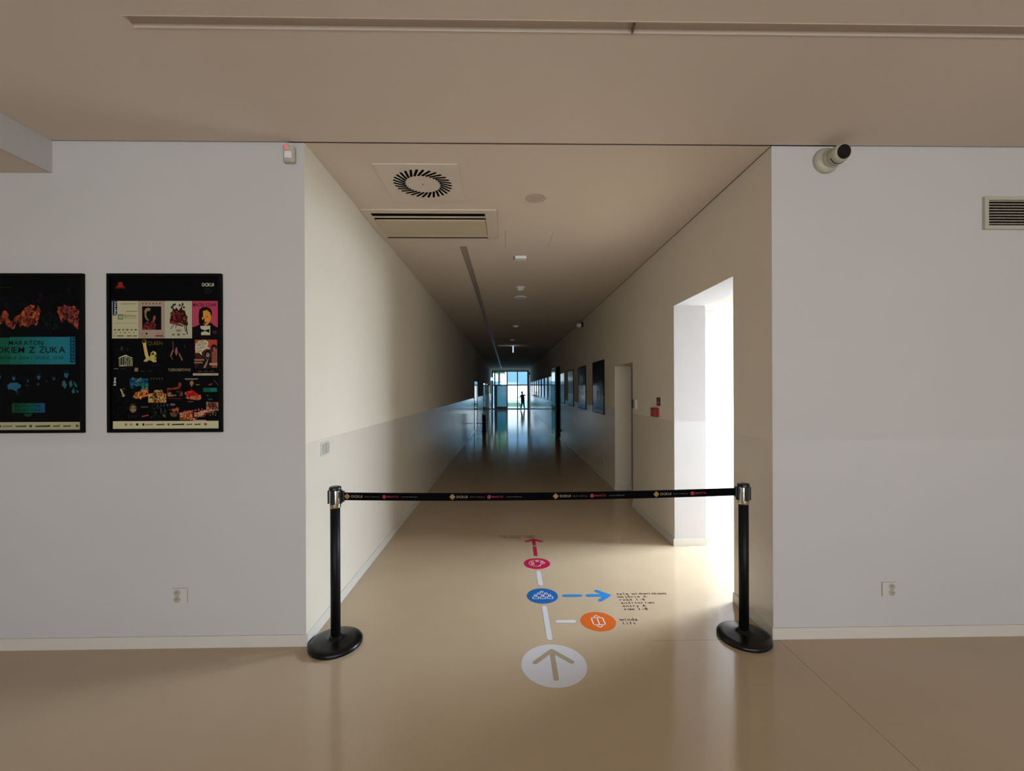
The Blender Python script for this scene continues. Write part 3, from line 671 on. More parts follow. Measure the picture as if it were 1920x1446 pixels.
# lettering
def floor_text(lines, x, y, size, pitch, lead, label, bolds=(0,), dxs=None):
    t_ = thing('floor_lettering', label, 'floor lettering', (x, y, 0))
    for i, s_ in enumerate(lines):
        k = 0
        for wd_ in s_.split(' '):
            bm = bmesh.new(); text(bm, wd_, (dxs[i] if dxs else 0)+k*pitch, -i*lead, size*(1.06 if i in bolds else 1.0), 0.0008, 0, None, pitch=pitch, bold=2 if i in bolds else 1, sx=1.0)
            link('word', bm, m_vt, t_); k += len(wd_)+1
floor_text(['sala widowiskowa', 'wejście A', 'rząd 1-8', 'auditorium', 'entry A', 'row 1-8'], 0.836, 3.252, 0.043, 0.0249, 0.0455, 'dark lettering for the auditorium beside the blue arrow', (0, 5))
floor_text(['winda', 'lift'], 0.770, 2.888, 0.043, 0.0249, 0.0460, 'dark lettering for the lift beside the orange circle', (0,))
floor_text(['sala warsztatowa', 'workshop rooms'], -0.108, 4.568, 0.043, 0.0249, 0.048, 'dark lettering for the workshop room above the crimson arrow', (0,), (0, 0.050))

# ================================================================== POSTERS ON THE FRONT WALL
PM = {}
def pc(r, g, b):
    """print ink seen as this sRGB colour under the foyer light (wall paint is about 150)"""
    k = (r, g, b)
    if k not in PM: 
        c = srgb(r, g, b); PM[k] = mat('ink_%d_%d_%d' % k, tuple(min(1.0, v*INK) for v in c), 0.5, 0.08)
    return PM[k]
INK = 1.4
class Art:
    def __init__(s, T): s.bm = bmesh.new(); s.T = T; s.m = []; s.z = 0.0
    def mi(s, c):
        m = pc(*c)
        if m not in s.m: s.m.append(m)
        return s.m.index(m)
    def P(s, pts, c): s.z += 0.000012; poly(s.bm, pts, s.z, s.mi(c), s.T)
    def B(s, x0, y0, x1, y1, c): s.P([(x0, y0), (x1, y0), (x1, y1), (x0, y1)], c)
    def E(s, x, y, rx, ry, c, n=16): s.P(disc(x, y, rx, n, ry), c)
    def K(s, pts, cols, n, r0, r1, seed=1):
        """fine mottled printing inside an outline"""
        rd = random.Random(seed); xs = [p[0] for p in pts]; ys = [p[1] for p in pts]; m = 0
        def ins(x, y):
            c = False
            for (x1, y1), (x2, y2) in zip(pts, pts[1:]+pts[:1]):
                if (y1 > y) != (y2 > y) and x < (x2-x1)*(y-y1)/(y2-y1)+x1: c = not c
            return c
        s.z += 0.000012; mis = [s.mi(c) for c in cols]
        while m < n:
            x = rd.uniform(min(xs), max(xs)); y = rd.uniform(min(ys), max(ys)); m += 1
            if not ins(x, y): continue
            k = rd.randint(5, 8); a0 = rd.uniform(0, 6.28); rr = rd.uniform(r0, r1); e = rd.uniform(0.5, 1.6)
            poly(s.bm, [(x+rr*rd.uniform(0.5, 1.2)*math.cos(a0+6.283*i/k), y+rr*e*rd.uniform(0.5, 1.2)*math.sin(a0+6.283*i/k)) for i in range(k)], s.z+m*2e-8, rd.choice(mis), s.T)
    def S(s, a, b, w, c): s.z += 0.000012; stroke(s.bm, a, b, w, s.z, s.mi(c), s.T)
    def X(s, st, x, y, size, c, width=None, bold=False, rot=0.0, sx=1.0):
        s.z += 0.000012; T = s.T
        # pixel-like frame has y down, so flip glyph heights
        T2 = lambda X_, Y_, Z_: T(X_, 2*y-Y_, Z_)
        text(s.bm, st, x, y, size, s.z, s.mi(c), T2, bold=bold, width=width, rot=rot, sx=sx)
sc_x = (2.471-1.773)/213.5; sc_z = (2.322-1.339)/297.0
def poster(xw0, px0, label, art, name_w=213.5):
    t_ = thing('framed_poster', label, 'poster', (xw0, D, 2.322))
    wd, ht = name_w*sc_x, 297*sc_z
    fb = bmesh.new(); fw = 0.018
    box(fb, 0, wd, -0.020, 0, -fw, 0); box(fb, 0, wd, -0.020, 0, -ht, -ht+fw); box(fb, 0, fw, -0.020, 0, -ht+fw, -fw); box(fb, wd-fw, wd, -0.020, 0, -ht+fw, -fw)
    bmesh.ops.bevel(fb, geom=list(fb.edges), offset=0.001, segments=1, affect='EDGES')
    link('frame', fb, m_blackmatt, t_)
    bb = bmesh.new(); box(bb, fw, wd-fw, -0.010, 0, -ht+fw, -fw); link('backing_sheet', bb, mat('print_black', (0.001, 0.001, 0.0015), 0.5, 0.08), t_)
    T = lambda x, y, z: Vector(((x-px0)*sc_x, -0.0102-z, -(y-514)*sc_z))
    a = Art(T); art(a)
    # the art was drawn mirrored in depth order: faces face -y
    link('print', a.bm, a.m, t_)
    return t_
def art2(a):
    cr_ = (158, 154, 122)
    # red crest
    a.P([(219, 541.5), (238, 541.5), (236, 537), (233, 535), (230, 529.5), (228, 529.5), (224, 535), (220.5, 537.5)], (105, 12, 14))
    for x in (225, 227.3, 229.6, 231.9): a.S((x, 530), (x, 538), 0.7, (150, 70, 30))
    a.X('DCKUI', 381, 537.4, 8.6, (190, 186, 165), 22.5, True)
    for y, w in ((541.5, 10), (546, 14), (550, 12)): a.B(386, y-0.5, 386+w, y+0.4, (46, 44, 36))
    # white festival sheet
    a.B(212.6, 565, 262, 635, cr_)
    a.P([(213.8, 561), (219, 562), (222.2, 565), (222, 590), (219, 592.5), (213.8, 592)], (8, 16, 34)); a.X('imprezy', 220, 590.6, 7.0, (150, 175, 200), 26, True, R(90))
    a.B(229, 570, 240, 571, (120, 60, 50)); a.B(240, 569.6, 258.5, 570.8, (110, 100, 90))
    a.B(239, 583.6, 259, 585, (105, 95, 78)); a.B(223.5, 590, 233, 599.5, (60, 90, 60)); a.B(225, 592, 231.8, 598, (140, 135, 105))
    a.X('FESTIWAL', 234.5, 594.6, 5, (70, 55, 42), 24, True); a.B(235, 596.4, 258, 597.4, (120, 100, 80))
    a.B(216, 606.4, 258.5, 607, (115, 100, 85))
    for i in range(6): a.E(218+i*7.7, 618.8, 1.9+0.8*(i % 2), 1.5, (70, 60, 42), 8)
    for i in range(5): a.E(220+i*8.3, 624.3, 1.2+0.9*(i % 3 == 2), 1.1, (95, 85, 62), 8)
    for i, w in enumerate((2, 12, 9, 7)): a.B(216+[0, 6, 24, 36][i], 629.4, 216+[0, 6, 24, 36][i]+w, 631.3, (75, 66, 48))
    # second sheet
    a.B(262.4, 565, 310.8, 635, (142, 122, 106)); a.B(268.8, 575, 304.5, 619, (6, 5, 5))
    for i in range(6): a.E(270+i*6.4, 569.8, 1.4+0.6*(i % 2), 1.1, (62, 45, 38), 8)
    a.P([(273, 583), (276, 579), (281, 577.5), (285, 580), (283, 583.5), (278, 584), (276, 590), (278, 597), (282, 601), (279, 602), (274, 596)], (120, 102, 70))
    a.P([(289, 600), (290, 593), (293, 592), (294, 597), (291, 604), (288, 607)], (130, 70, 45))
    a.P([(270, 619), (271, 610), (278, 603), (285, 607), (290, 604), (295, 610), (291, 619)], (92, 32, 34)); a.P([(274, 614), (281, 606), (285, 612), (279, 619)], (58, 12, 16))
    a.B(265, 625.5, 274, 626.3, (70, 55, 45)); a.E(277, 626, 1.7, 2.5, (40, 25, 20), 8); a.B(293, 629.4, 308.5, 631.4, (58, 20, 18)); a.B(296, 625.6, 308, 626.3, (120, 80, 60)); a.B(265, 630, 278, 630.7, (100, 80, 65))
    # third sheet: crowd
    a.B(311, 565, 362, 635, (152, 148, 126))
    a.P([(320, 603), (322, 594), (321, 588), (325, 584), (326, 578), (329, 582), (333, 577), (337, 583), (341, 577), (345, 582), (349, 583), (350, 590), (354, 595), (352, 603), (355, 606), (353, 612), (346, 609), (338, 606), (331, 607), (322, 608)], (34, 16, 12))
    for x, y in ((327, 573), (330, 571.5), (339, 573), (344.5, 571.5), (324, 577), (347, 577)): a.E(x, y, 1.8, 2.4, (18, 12, 10), 8)
    a.S((325, 575), (329, 582), 1.6, (18, 12, 10)); a.S((345, 569), (342, 580), 1.8, (18, 12, 10))
    for x, y, c in ((327, 590, (95, 30, 20)), (333, 587, (120, 66, 30)), (338, 593, (100, 16, 18)), (344, 590, (90, 45, 22)), (329, 598, (120, 24, 26)), (341, 600, (74, 20, 14)), (348, 597, (95, 55, 30)), (335, 601, (40, 10, 10))): a.E(x, y, 2.6, 3.2, c, 9)
    a.K([(321, 603), (323, 590), (328, 580), (337, 584), (348, 583), (354, 595), (354, 606), (340, 606), (325, 606)], [(30, 12, 10), (80, 24, 18), (110, 22, 22), (104, 62, 34), (14, 8, 8), (128, 70, 44)], 130, 0.6, 1.8, 5)
    a.P([(320, 605), (330, 605), (346, 610), (345, 613), (338, 612), (328, 608.5), (321, 608)], (110, 40, 46))
    a.S((328, 609), (322.5, 617), 1.2, (22, 16, 14)); a.S((333, 609), (331.5, 615), 1.2, (22, 16, 14)); a.S((350, 605), (353, 627), 1.8, (18, 14, 12)); a.S((347, 609), (350, 622), 1.4, (18, 14, 12))
    a.E(337, 620.5, 5.5, 2.6, (112, 106, 84)); a.B(324, 626.5, 330, 629.5, (92, 86, 66)); a.B(334, 626, 339.5, 630, (86, 80, 60)); a.B(344, 626.3, 349.5, 628.8, (98, 90, 70))
    # fourth: pink portrait
    a.B(362.5, 565, 410.5, 615, (150, 54, 76)); a.B(362.5, 614, 410.5, 635, (6, 5, 6))
    a.P([(362.5, 614.5), (373, 611), (380, 606), (398, 606), (403, 611), (410.5, 615.5), (410.5, 617), (362.5, 617)], (6, 5, 6))
    a.X('MACIEJ STUHR', 364, 575.4, 9.0, (14, 6, 10), 44.5, True)
    a.P([(375, 607), (374.6, 590), (376, 581), (382, 576.8), (390, 576), (396, 579), (399.6, 585), (399.5, 592), (397, 596), (396, 604), (390, 611), (382, 611)], (10, 8, 8))
    a.P([(382.5, 584), (390, 582), (396, 587), (398.3, 595), (396.5, 602), (392, 609), (387, 611.5), (384, 608), (384.5, 598), (381, 601), (380.5, 597), (383, 594)], (178, 118, 42))
    a.B(388, 594, 393, 595.4, (96, 50, 20)); a.B(387, 604.6, 392.5, 605.6, (110, 52, 28)); a.P([(386, 597), (385, 603), (388, 606), (386.5, 609), (383, 604), (384, 598)], (14, 10, 8))
    a.P([(377.5, 612), (385, 611.5), (392, 611.5), (396, 611), (396, 629), (379, 629), (379, 620)], (160, 156, 128))
    a.P([(378, 617), (386, 620), (394.5, 617.5), (394.5, 625), (387, 621.5), (378.5, 624)], (8, 7, 8))
    for i in range(3): a.B(400+i, 621.5+2*i, 408+i*0.5, 622.2+2*i, (78, 60, 48))
    # row two
    for x, y, r, c in ((231, 654, 2.8, (40, 42, 38)), (242, 655, 2.0, (26, 28, 26)), (224, 657, 1.6, (22, 24, 22))): a.E(x, y, r, r*1.6, c, 10)
    for i, ch in enumerate('ILLUSION'):
        h = 15+5*(1-abs(i-3.5)/3.5); w_ = 3.1
        a.z += 0.000012; x = 225+i*3.3
        y0 = 687.0; hs = h/0.70
        TT = lambda X_, Y_, Z_, y0=y0: a.T(X_, 2*y0-Y_, Z_)
        text(a.bm, ch, x+(0.7 if ch == 'I' else 0), y0, hs, a.z, a.mi((172, 166, 128)), TT, bold=True, width=1.4 if ch == 'I' else 2.8)
    a.P([(225, 671), (232, 668), (238, 665.5), (245, 669), (251, 671), (251, 672), (238, 667.5), (225, 672.4)], (172, 166, 128))
    a.B(216, 691, 224, 692.6, (92, 86, 58)); a.B(228.5, 691.3, 238, 692.2, (50, 48, 38)); a.B(254.5, 690, 261, 697, (110, 94, 74))
    a.X('QUEEN', 279.5, 647.5, 10, (78, 66, 30), 28)
    a.E(273, 642, 4.6, 5, (96, 76, 40)); a.E(272, 640.5, 2.4, 2.8, (30, 20, 12))
    a.P([(270, 644), (276, 643), (277, 652), (279, 661), (281, 670), (277, 674), (274, 667), (272, 656)], (176, 150, 86))
    a.P([(284, 668), (285, 662), (289, 658.6), (293, 660), (296, 664), (292, 667), (294, 673), (296, 679), (290, 680), (283, 675), (276, 679), (271, 678), (276, 672)], (158, 142, 74)); a.E(289, 664, 2.4, 2.4, (40, 32, 16))
    a.B(286, 684.6, 304, 685.3, (45, 40, 34)); a.B(266, 696, 274, 697, (60, 56, 42)); a.B(279, 695.6, 288, 696.6, (52, 48, 38))
    a.S((326.5, 641), (327, 658), 2.2, (66, 46, 40)); a.S((326, 658), (322, 668), 2.8, (112, 78, 66)); a.S((322.5, 668), (325, 674), 2, (86, 54, 46)); a.P([(331, 654), (333.5, 651), (335.5, 661), (332.5, 668), (330, 661)], (120, 80, 70)); a.S((338, 664), (343.5, 675.5), 2.6, (118, 74, 64)); a.E(348.5, 650, 1.3, 3.5, (32, 34, 28))
    a.X('TUDRUNEPOWUI', 317, 696.6, 7.4, (120, 110, 78), 42, True)
    # orange card with a speech bubble
    a.B(367.5, 637.6, 409, 691, (142, 58, 38)); a.P([(367.5, 664), (380, 660), (392, 656), (400, 652), (409, 649), (409, 691), (367.5, 691)], (48, 24, 20))
    a.B(404, 652, 409, 690, (130, 74, 60))
    a.P([(369, 645), (374, 640), (386, 638), (392, 641), (393, 646), (390, 650), (397, 656), (388, 654), (380, 661), (380.5, 667), (375, 662), (369, 662), (368, 652)], (166, 160, 132))
    for y, w in ((643, 14), (648, 19), (653.5, 15), (659, 9)): a.X('WIECZÓR' if y == 648 else 'KLAUN', 371.5, y+2.6, 5.4, (26, 18, 16), w, True, R(14))
    a.E(391, 664, 5.6, 6.6, (12, 9, 9)); a.E(391.5, 666.5, 3.2, 4.8, (122, 104, 88)); a.P([(385, 671), (398, 670), (396, 690), (370, 690), (378, 676)], (14, 10, 10)); a.P([(383, 690), (390, 676), (393, 673), (390, 684), (387, 691)], (120, 98, 78))
    a.E(403, 652, 5.4, 5.6, (14, 10, 10)); a.E(403.5, 655, 2.6, 4, (118, 74, 58)); a.P([(399, 660), (407, 659), (408, 690), (399, 690)], (110, 62, 48)); 
    a.B(366, 674, 385, 677, (128, 92, 66)); a.B(366, 679, 382, 682, (120, 84, 60)); a.B(394.5, 681.5, 409.5, 685.5, (150, 118, 92))
    for x in (373, 384, 395): a.B(x, 696, x+8, 697.6, (62, 56, 46))
    a.B(363.6, 700.6, 411, 704.8, (148, 134, 118)); a.B(367, 702.4, 382, 703, (110, 98, 84)); a.B(398, 702.4, 409, 703, (110, 98, 84))
    # cinema rows
    a.X('kino', 219.8, 723, 7.4, (178, 190, 196), 15.5, True, R(90))
    a.P([(232, 742), (229.5, 735), (227, 729), (231, 730), (234, 738), (237, 741), (235, 744), (230, 743.6)], (146, 128, 96)); a.S((234, 728), (237, 731), 1, (110, 100, 84))
    a.B(246, 710, 280, 726, (14, 62, 92)); a.B(262, 719, 280, 733, (26, 92, 78)); a.P([(251, 744), (256, 738), (264, 734), (280, 729), (280, 743), (268, 746), (257, 748)], (158, 92, 44)); a.P([(249, 726), (258, 720), (266, 724), (266, 734), (258, 738), (250, 739)], (5, 8, 9)); a.E(263.5, 714.5, 7.5, 2.8, (136, 92, 52)); a.B(265.5, 736, 270, 743, (70, 40, 20))
    for i in range(5): a.P([(284+i*5, 709), (287.5+i*5, 709), (286+i*5, 714)], (52, 58, 24))
    a.P([(280, 739), (290, 737), (296, 731), (300, 733), (306, 731), (308, 738), (313.5, 739), (313.5, 755), (280, 755)], (160, 130, 70)); a.E(294, 740, 5, 8, (40, 22, 16)); a.E(303, 737, 4, 6, (108, 56, 34)); a.E(294, 734, 3.4, 2.2, (140, 110, 60)); a.B(283, 750.6, 311, 752.4, (110, 66, 32))
    for x in (292, 298, 304, 310): a.S((x, 757), (x-0.6, 762), 1, (92, 82, 60))
    a.P([(315.5, 728), (326, 728), (336, 726), (337, 718), (341, 718), (341.5, 725), (336, 730), (324, 731), (318, 731), (318, 742), (315.5, 744)], (120, 50, 22)); a.P([(317, 744), (318, 738), (322, 735), (321, 741), (332, 741), (332, 743)], (140, 110, 84)); a.E(342, 739, 2.8, 4.5, (66, 62, 56)); a.B(317, 747, 343, 748.4, (72, 30, 14))
    a.P([(347, 710), (374, 710), (372, 712.4), (350, 713)], (92, 92, 74)); a.P([(358, 716), (363, 714), (365, 720), (361, 726), (358, 721)], (130, 90, 60)); a.B(369, 721, 376, 723, (92, 78, 40)); a.E(354, 739, 4.6, 5, (160, 16, 12)); a.P([(358, 745), (360, 730), (366, 734), (372, 739), (378, 743), (376, 746)], (140, 18, 14)); a.P([(349, 745), (378, 741), (379, 748), (372, 751), (350, 747.4)], (150, 96, 66)); a.B(354, 753.4, 364, 754.4, (110, 94, 84))
    a.B(383, 728, 408.6, 735.6, (10, 74, 58)); a.B(396, 728, 408.6, 735.6, (16, 88, 84)); a.P([(391, 723), (396, 720), (401, 719), (398, 723)], (110, 40, 48)); a.S((403, 714), (411, 723), 1, (88, 60, 78)); a.E(391, 742.6, 2.5, 1.4, (24, 62, 56)); a.B(392, 748, 400, 751, (10, 62, 54))
    a.E(251.5, 765, 7.5, 9, (42, 30, 20)); a.E(252, 767, 5.6, 6.8, (116, 96, 66)); a.B(247, 764.5, 250.6, 766, (20, 14, 10)); a.B(253.6, 764.5, 257.2, 766, (20, 14, 10)); a.B(250, 771.2, 254.5, 772, (60, 34, 24)); 
    for x in (244, 250, 257): a.S((x, 779), (x, 783), 0.7, (58, 54, 46))
    a.B(266, 762.6, 280, 764.2, (74, 78, 56)); a.P([(266, 780.5), (280, 777.5), (281, 779.6), (270, 782)], (136, 50, 44)); a.E(293, 774, 2, 4.5, (50, 46, 58))
    for x in (303.5, 311.5): 
        a.S((x, 766), (x, 774), 1, (86, 88, 66))
    a.P([(304, 777), (312, 778), (312, 784)], (76, 80, 66)); a.E(325.5, 759, 5, 2.2, (78, 84, 92)); a.P([(323, 768), (332, 766), (338, 767), (336, 770), (326, 772)], (150, 74, 48)); a.P([(320, 774), (333, 775), (331, 782), (323, 781)], (80, 66, 48)); a.E(316, 760, 1.6, 2.2, (50, 70, 80))
    a.P([(338.5, 775), (352, 770), (362, 771), (364, 784), (362, 788), (339, 788)], (136, 62, 28)); a.P([(340, 776), (349, 774), (346, 782), (340, 783)], (160, 120, 86)); a.B(350, 777, 353, 787, (74, 24, 14))
    a.B(388.5, 755, 411.4, 771, (110, 92, 66)); a.P([(391, 758), (400, 756.5), (409, 758.5), (408, 766), (393, 768)], (66, 22, 20))
    a.P([(365, 776), (388, 769), (408, 766), (408.6, 769), (388, 775), (366, 779)], (166, 100, 84)); a.P([(366, 780), (386, 773), (384, 779), (370, 782)], (150, 120, 84)); a.B(366.5, 780.6, 385, 782, (140, 104, 66))
    for i in range(6): a.E(396+(i % 3)*5, 775+3*(i//3)+1.2*(i % 2), 1.2, 1.3, (78, 88, 58), 7)
    a.K([(249, 742), (256, 737), (266, 731), (280, 728), (280, 744), (262, 747)], [(178, 110, 56), (140, 74, 34), (70, 34, 20), (190, 130, 70), (30, 18, 14)], 70, 0.8, 2.4, 11)
    a.K([(246, 710), (280, 710), (280, 728), (246, 727)], [(14, 52, 84), (10, 76, 100), (24, 96, 84), (8, 30, 54), (40, 104, 92)], 60, 1, 3, 12)
    a.K([(249, 727), (258, 720), (266, 724), (267, 735), (258, 739)], [(4, 6, 7), (8, 12, 12)], 40, 1, 3, 18)
    a.K([(281, 740), (290, 738), (298, 733), (306, 733), (313, 740), (313, 754), (281, 754)], [(150, 116, 60), (110, 70, 36), (60, 36, 20), (176, 144, 84), (34, 20, 14), (120, 46, 26)], 110, 0.8, 2.2, 13)
    a.K([(348, 742), (351, 734), (360, 731), (370, 738), (378, 743), (376, 750), (352, 749)], [(160, 20, 14), (110, 12, 10), (60, 8, 8), (170, 90, 60), (150, 30, 20)], 80, 0.7, 2.0, 14)
    a.K([(339, 775), (352, 770), (408, 766), (408, 772), (386, 780), (363, 788), (339, 788)], [(150, 84, 56), (170, 100, 84), (110, 46, 24), (60, 22, 14), (140, 60, 30), (176, 130, 104)], 200, 0.7, 2.0, 15)
    a.K([(389, 755), (411, 755), (411, 771), (389, 771)], [(120, 98, 72), (60, 26, 24), (30, 14, 14), (150, 110, 90), (96, 30, 30)], 70, 0.7, 2.0, 16)
    a.K([(320, 766), (338, 765), (336, 773), (333, 782), (322, 781)], [(140, 66, 44), (90, 56, 36), (40, 26, 18), (120, 96, 60)], 50, 0.7, 1.8, 17)
    a.K([(316, 728), (342, 718), (342, 744), (316, 744)], [(6, 4, 4), (40, 18, 10), (14, 8, 6), (96, 44, 22)], 45, 0.7, 2.0, 19)
    a.K([(216, 744), (244, 726), (244, 784), (216, 784)], [(10, 9, 9), (18, 14, 12), (6, 6, 8)], 60, 1, 3, 20)
    a.K([(284, 758), (316, 758), (316, 784), (284, 784)], [(10, 12, 12), (20, 22, 20), (34, 34, 30), (6, 6, 8)], 70, 0.8, 2.4, 21)
    a.K([(271, 618), (272, 610), (280, 604), (291, 606), (296, 612), (294, 618)], [(96, 34, 36), (60, 16, 20), (120, 50, 46), (30, 10, 12)], 60, 0.7, 2.0, 22)
    a.K([(284, 679), (285, 662), (289, 659), (296, 664), (295, 679)], [(158, 142, 74), (120, 104, 52), (176, 160, 96)], 40, 0.7, 1.8, 23)
    a.K([(387, 668), (396, 660), (396, 672), (388, 676)], [(120, 100, 84), (60, 48, 40), (20, 14, 12)], 25, 0.7, 1.6, 24)
    # sponsor strip
    a.B(214.3, 789.8, 411.8, 804, (166, 162, 128)); a.B(364, 788, 388, 790.2, (150, 120, 108))
    for x, w, c in ((236, 5, (120, 84, 74)), (245, 6, (130, 116, 96)), (257, 5, (26, 26, 26)), (269, 4, (30, 26, 20)), (275, 14, (136, 104, 92)), (295, 15, (84, 66, 50)), (315.5, 5, (92, 70, 52)), (324, 23, (58, 46, 36)), (351, 11, (112, 84, 74)), (366, 12, (104, 66, 56)), (384, 6, (120, 60, 60))):
        if w < 7: a.E(x+w/2, 796, w/2, 2.4, c, 12)
        else: a.P([(x, 795.2), (x+w*0.8, 794.8), (x+w, 794.2), (x+w, 797.6), (x, 797.8)], c)
def art1(a):
    # dusk sky and dark hills
    left = [(-54, 600), (-30, 588), (-12, 596), (4, 602), (9, 588), (14, 582), (22, 600), (28, 604), (33, 594), (46, 588), (50, 578), (62, 572), (76, 574), (80, 584), (77, 596), (80, 612), (70, 616), (-54, 624)]
    right = [(112, 590), (114, 578), (124, 573), (133, 578), (141, 575), (149.5, 584), (149.5, 619), (136, 606), (124, 608), (116, 600)]
    a.P(left, (96, 40, 26)); a.K(left, [(138, 62, 30), (112, 48, 28), (84, 34, 24), (60, 26, 22), (150, 74, 36), (34, 18, 16)], 420, 1.2, 4.2, 3)
    a.P(right, (104, 44, 32)); a.K(right, [(138, 60, 32), (112, 46, 34), (96, 40, 48), (74, 32, 38), (40, 20, 20)], 200, 1.2, 4.0, 4)
    a.K([(-50, 560), (149, 552), (149, 578), (80, 572), (20, 584), (-50, 594)], [(5, 5, 12), (9, 7, 18), (14, 9, 20)], 120, 2, 6, 8)
    # black foreground ridge with bare rocks
    a.P([(-54, 606), (-30, 601), (-10, 610), (8, 608), (14, 600), (16, 612), (30, 618), (36, 606), (39, 600), (41, 614), (46, 610), (55, 614), (66, 608), (72, 612), (78, 596), (83, 588), (88, 590), (92, 580), (100, 578), (108, 592), (113, 590), (118, 606), (122, 604), (128, 596), (131, 604), (140, 610), (149.5, 620), (149.5, 631), (-54, 631)], (3, 4, 5))
    a.K([(82, 594), (92, 584), (100, 584), (110, 600), (112, 618), (82, 618)], [(8, 18, 22), (5, 10, 12), (12, 22, 24)], 60, 1.5, 4, 6)
    for x, y, l in ((41, 609, 17), (57, 611, 12), (68, 608, 14), (28, 613, 9), (127, 602, 15), (140, 606, 9)):
        a.S((x, y), (x+2, y-l), 1.3, (10, 6, 6)); a.S((x+1, y-l*0.5), (x-4, y-l*0.8), 0.8, (10, 6, 6)); a.S((x+1.4, y-l*0.6), (x+6, y-l*0.95), 0.8, (10, 6, 6))
    a.B(-50, 539.5, 26, 540.3, (16, 52, 24)); a.E(132, 545, 2, 4, (20, 20, 24), 8)
    # title panel, green to blue print
    cols = [(14, 62, 40), (16, 68, 44), (18, 74, 54), (20, 82, 70), (22, 88, 84), (24, 92, 98), (26, 96, 106), (26, 94, 108)]
    for i, c in enumerate(cols): a.B(-50+i*24.2, 632+(1.5 if i < 3 else 0), -50+(i+1)*24.2+0.1, 683, c)
    a.B(134, 633, 143, 680, (10, 44, 60))
    for i in range(7): a.E(138.5, 637+i*6.4, 2.6, 2.0, (20, 78, 96), 6)
    a.X('MARATON', 21, 646.8, 11.5, (6, 16, 16), 65, True)
    a.X('Z SOKIEM Z ŻUKA', -30, 661.5, 16, (6, 16, 18), 157, True)
    a.X('24 PAŹDZIERNIKA 2024 r. GODZ. 20.30', -38, 673.5, 7.4, (8, 26, 26), 160)
    # row of people in blue light
    b = (30, 74, 92)
    for x, y, k in ((3, 706, 1.2), (30, 708, 1.1), (56, 713, 0.8), (76, 706, 1.2), (104, 709, 1.0), (127, 702, 1.5)):
        a.E(x, y, 2.7*k, 4.6*k, b if k > 1 else (20, 54, 64), 12); a.E(x, y-3.2*k, 2.9*k, 2.2*k, (8, 18, 26), 10)
    a.P([(18, 722), (24, 717), (36, 717), (44, 722), (42, 727), (38, 728), (37, 738), (33, 732), (25, 729), (20, 730)], (32, 78, 100)); a.P([(36, 728), (39, 728), (38, 740), (35, 738)], (14, 28, 56))
    a.E(75, 720, 3, 2.6, (22, 50, 58), 8); a.E(55, 722.6, 4, 1.4, (18, 42, 48), 8); a.E(90, 715, 2, 1.4, (16, 50, 44), 8)
    for q in ([(120, 715), (124, 713), (128, 722), (125, 729), (119, 722)], [(132, 718), (136, 712), (139, 722), (134, 727)], [(140, 714), (146, 720), (148, 727), (143, 724)], [(137, 734), (141, 726), (143, 736), (139, 738)], [(145, 731), (150, 733), (148, 738)]): a.P(q, (40, 78, 84))
    # lower panel
    for i, c in enumerate(((10, 58, 34), (12, 66, 48), (16, 72, 72), (24, 70, 96))): a.B(26.5+i*15.2, 755.5, 26.5+(i+1)*15.2+0.1, 773, c)
    a.X('BEZPŁATNE', 31, 763, 7, (4, 26, 22), 50, True); a.X('WEJŚCIÓWKI', 31, 770.6, 7, (4, 26, 24), 52, True); a.P(disc(56, 774.5, 8, 10, 6, 0, math.pi), (10, 52, 32))
    # sponsor strip
    a.B(-52, 790.6, 154, 805, (146, 144, 112))
    for x, w, c in ((-45, 18, (90, 80, 66)), (-20, 12, (110, 84, 74)), (1.5, 5, (26, 40, 26)), (9, 18, (112, 96, 80)), (33, 20, (62, 66, 46)), (58, 6, (66, 60, 44)), (70, 27, (46, 40, 32)), (102, 13, (84, 66, 56)), (121, 14, (80, 60, 52)), (144, 6, (86, 60, 50))):
        if w < 7: a.E(x+w/2, 798, w/2, 2.6, c, 12)
        else: a.P([(x, 797.2), (x+w*0.75, 796.8), (x+w, 796), (x+w, 799.6), (x, 799.8)], c)
poster(-2.471, 204.6, 'framed black events poster with many small coloured pictures', art2)
poster(-2.471-0.145-0.698, -53.6, 'framed dark film marathon poster cut by the left picture edge', art1)
# (px0 of the left poster: its right edge sits at 160 px-units)

# ================================================================== GLAZED PRINTS ALONG THE RIGHT WALL
PY = [(7.33, 8.29, 1.145, 2.110), (9.06, 9.99, 1.145, 2.10), (10.75, 11.74, 1.145, 2.09), (12.45, 13.40, 1.145, 2.085), (16.18, 17.28, 1.13, 2.09), (17.88, 18.98, 1.13, 2.09),
      (19.62, 20.72, 1.13, 2.09), (21.36, 22.46, 1.13, 2.09), (23.12, 24.22, 1.13, 2.09), (24.92, 26.02, 1.13, 2.09), (26.72, 27.82, 1.13, 2.09), (28.50, 29.60, 1.13, 2.09), (30.25, 31.35, 1.13, 2.09)]
LBL = {0: 'framed glazed dark print on the right wall nearest the recessed doorway', 1: 'second glazed dark print past the recess, green tinted',
       2: 'third glazed print past the recess on right wall', 3: 'fourth glazed print, just before the black doorway'}
ORD = ['first', 'second', 'third', 'fourth', 'fifth', 'sixth', 'seventh', 'eighth', 'last']
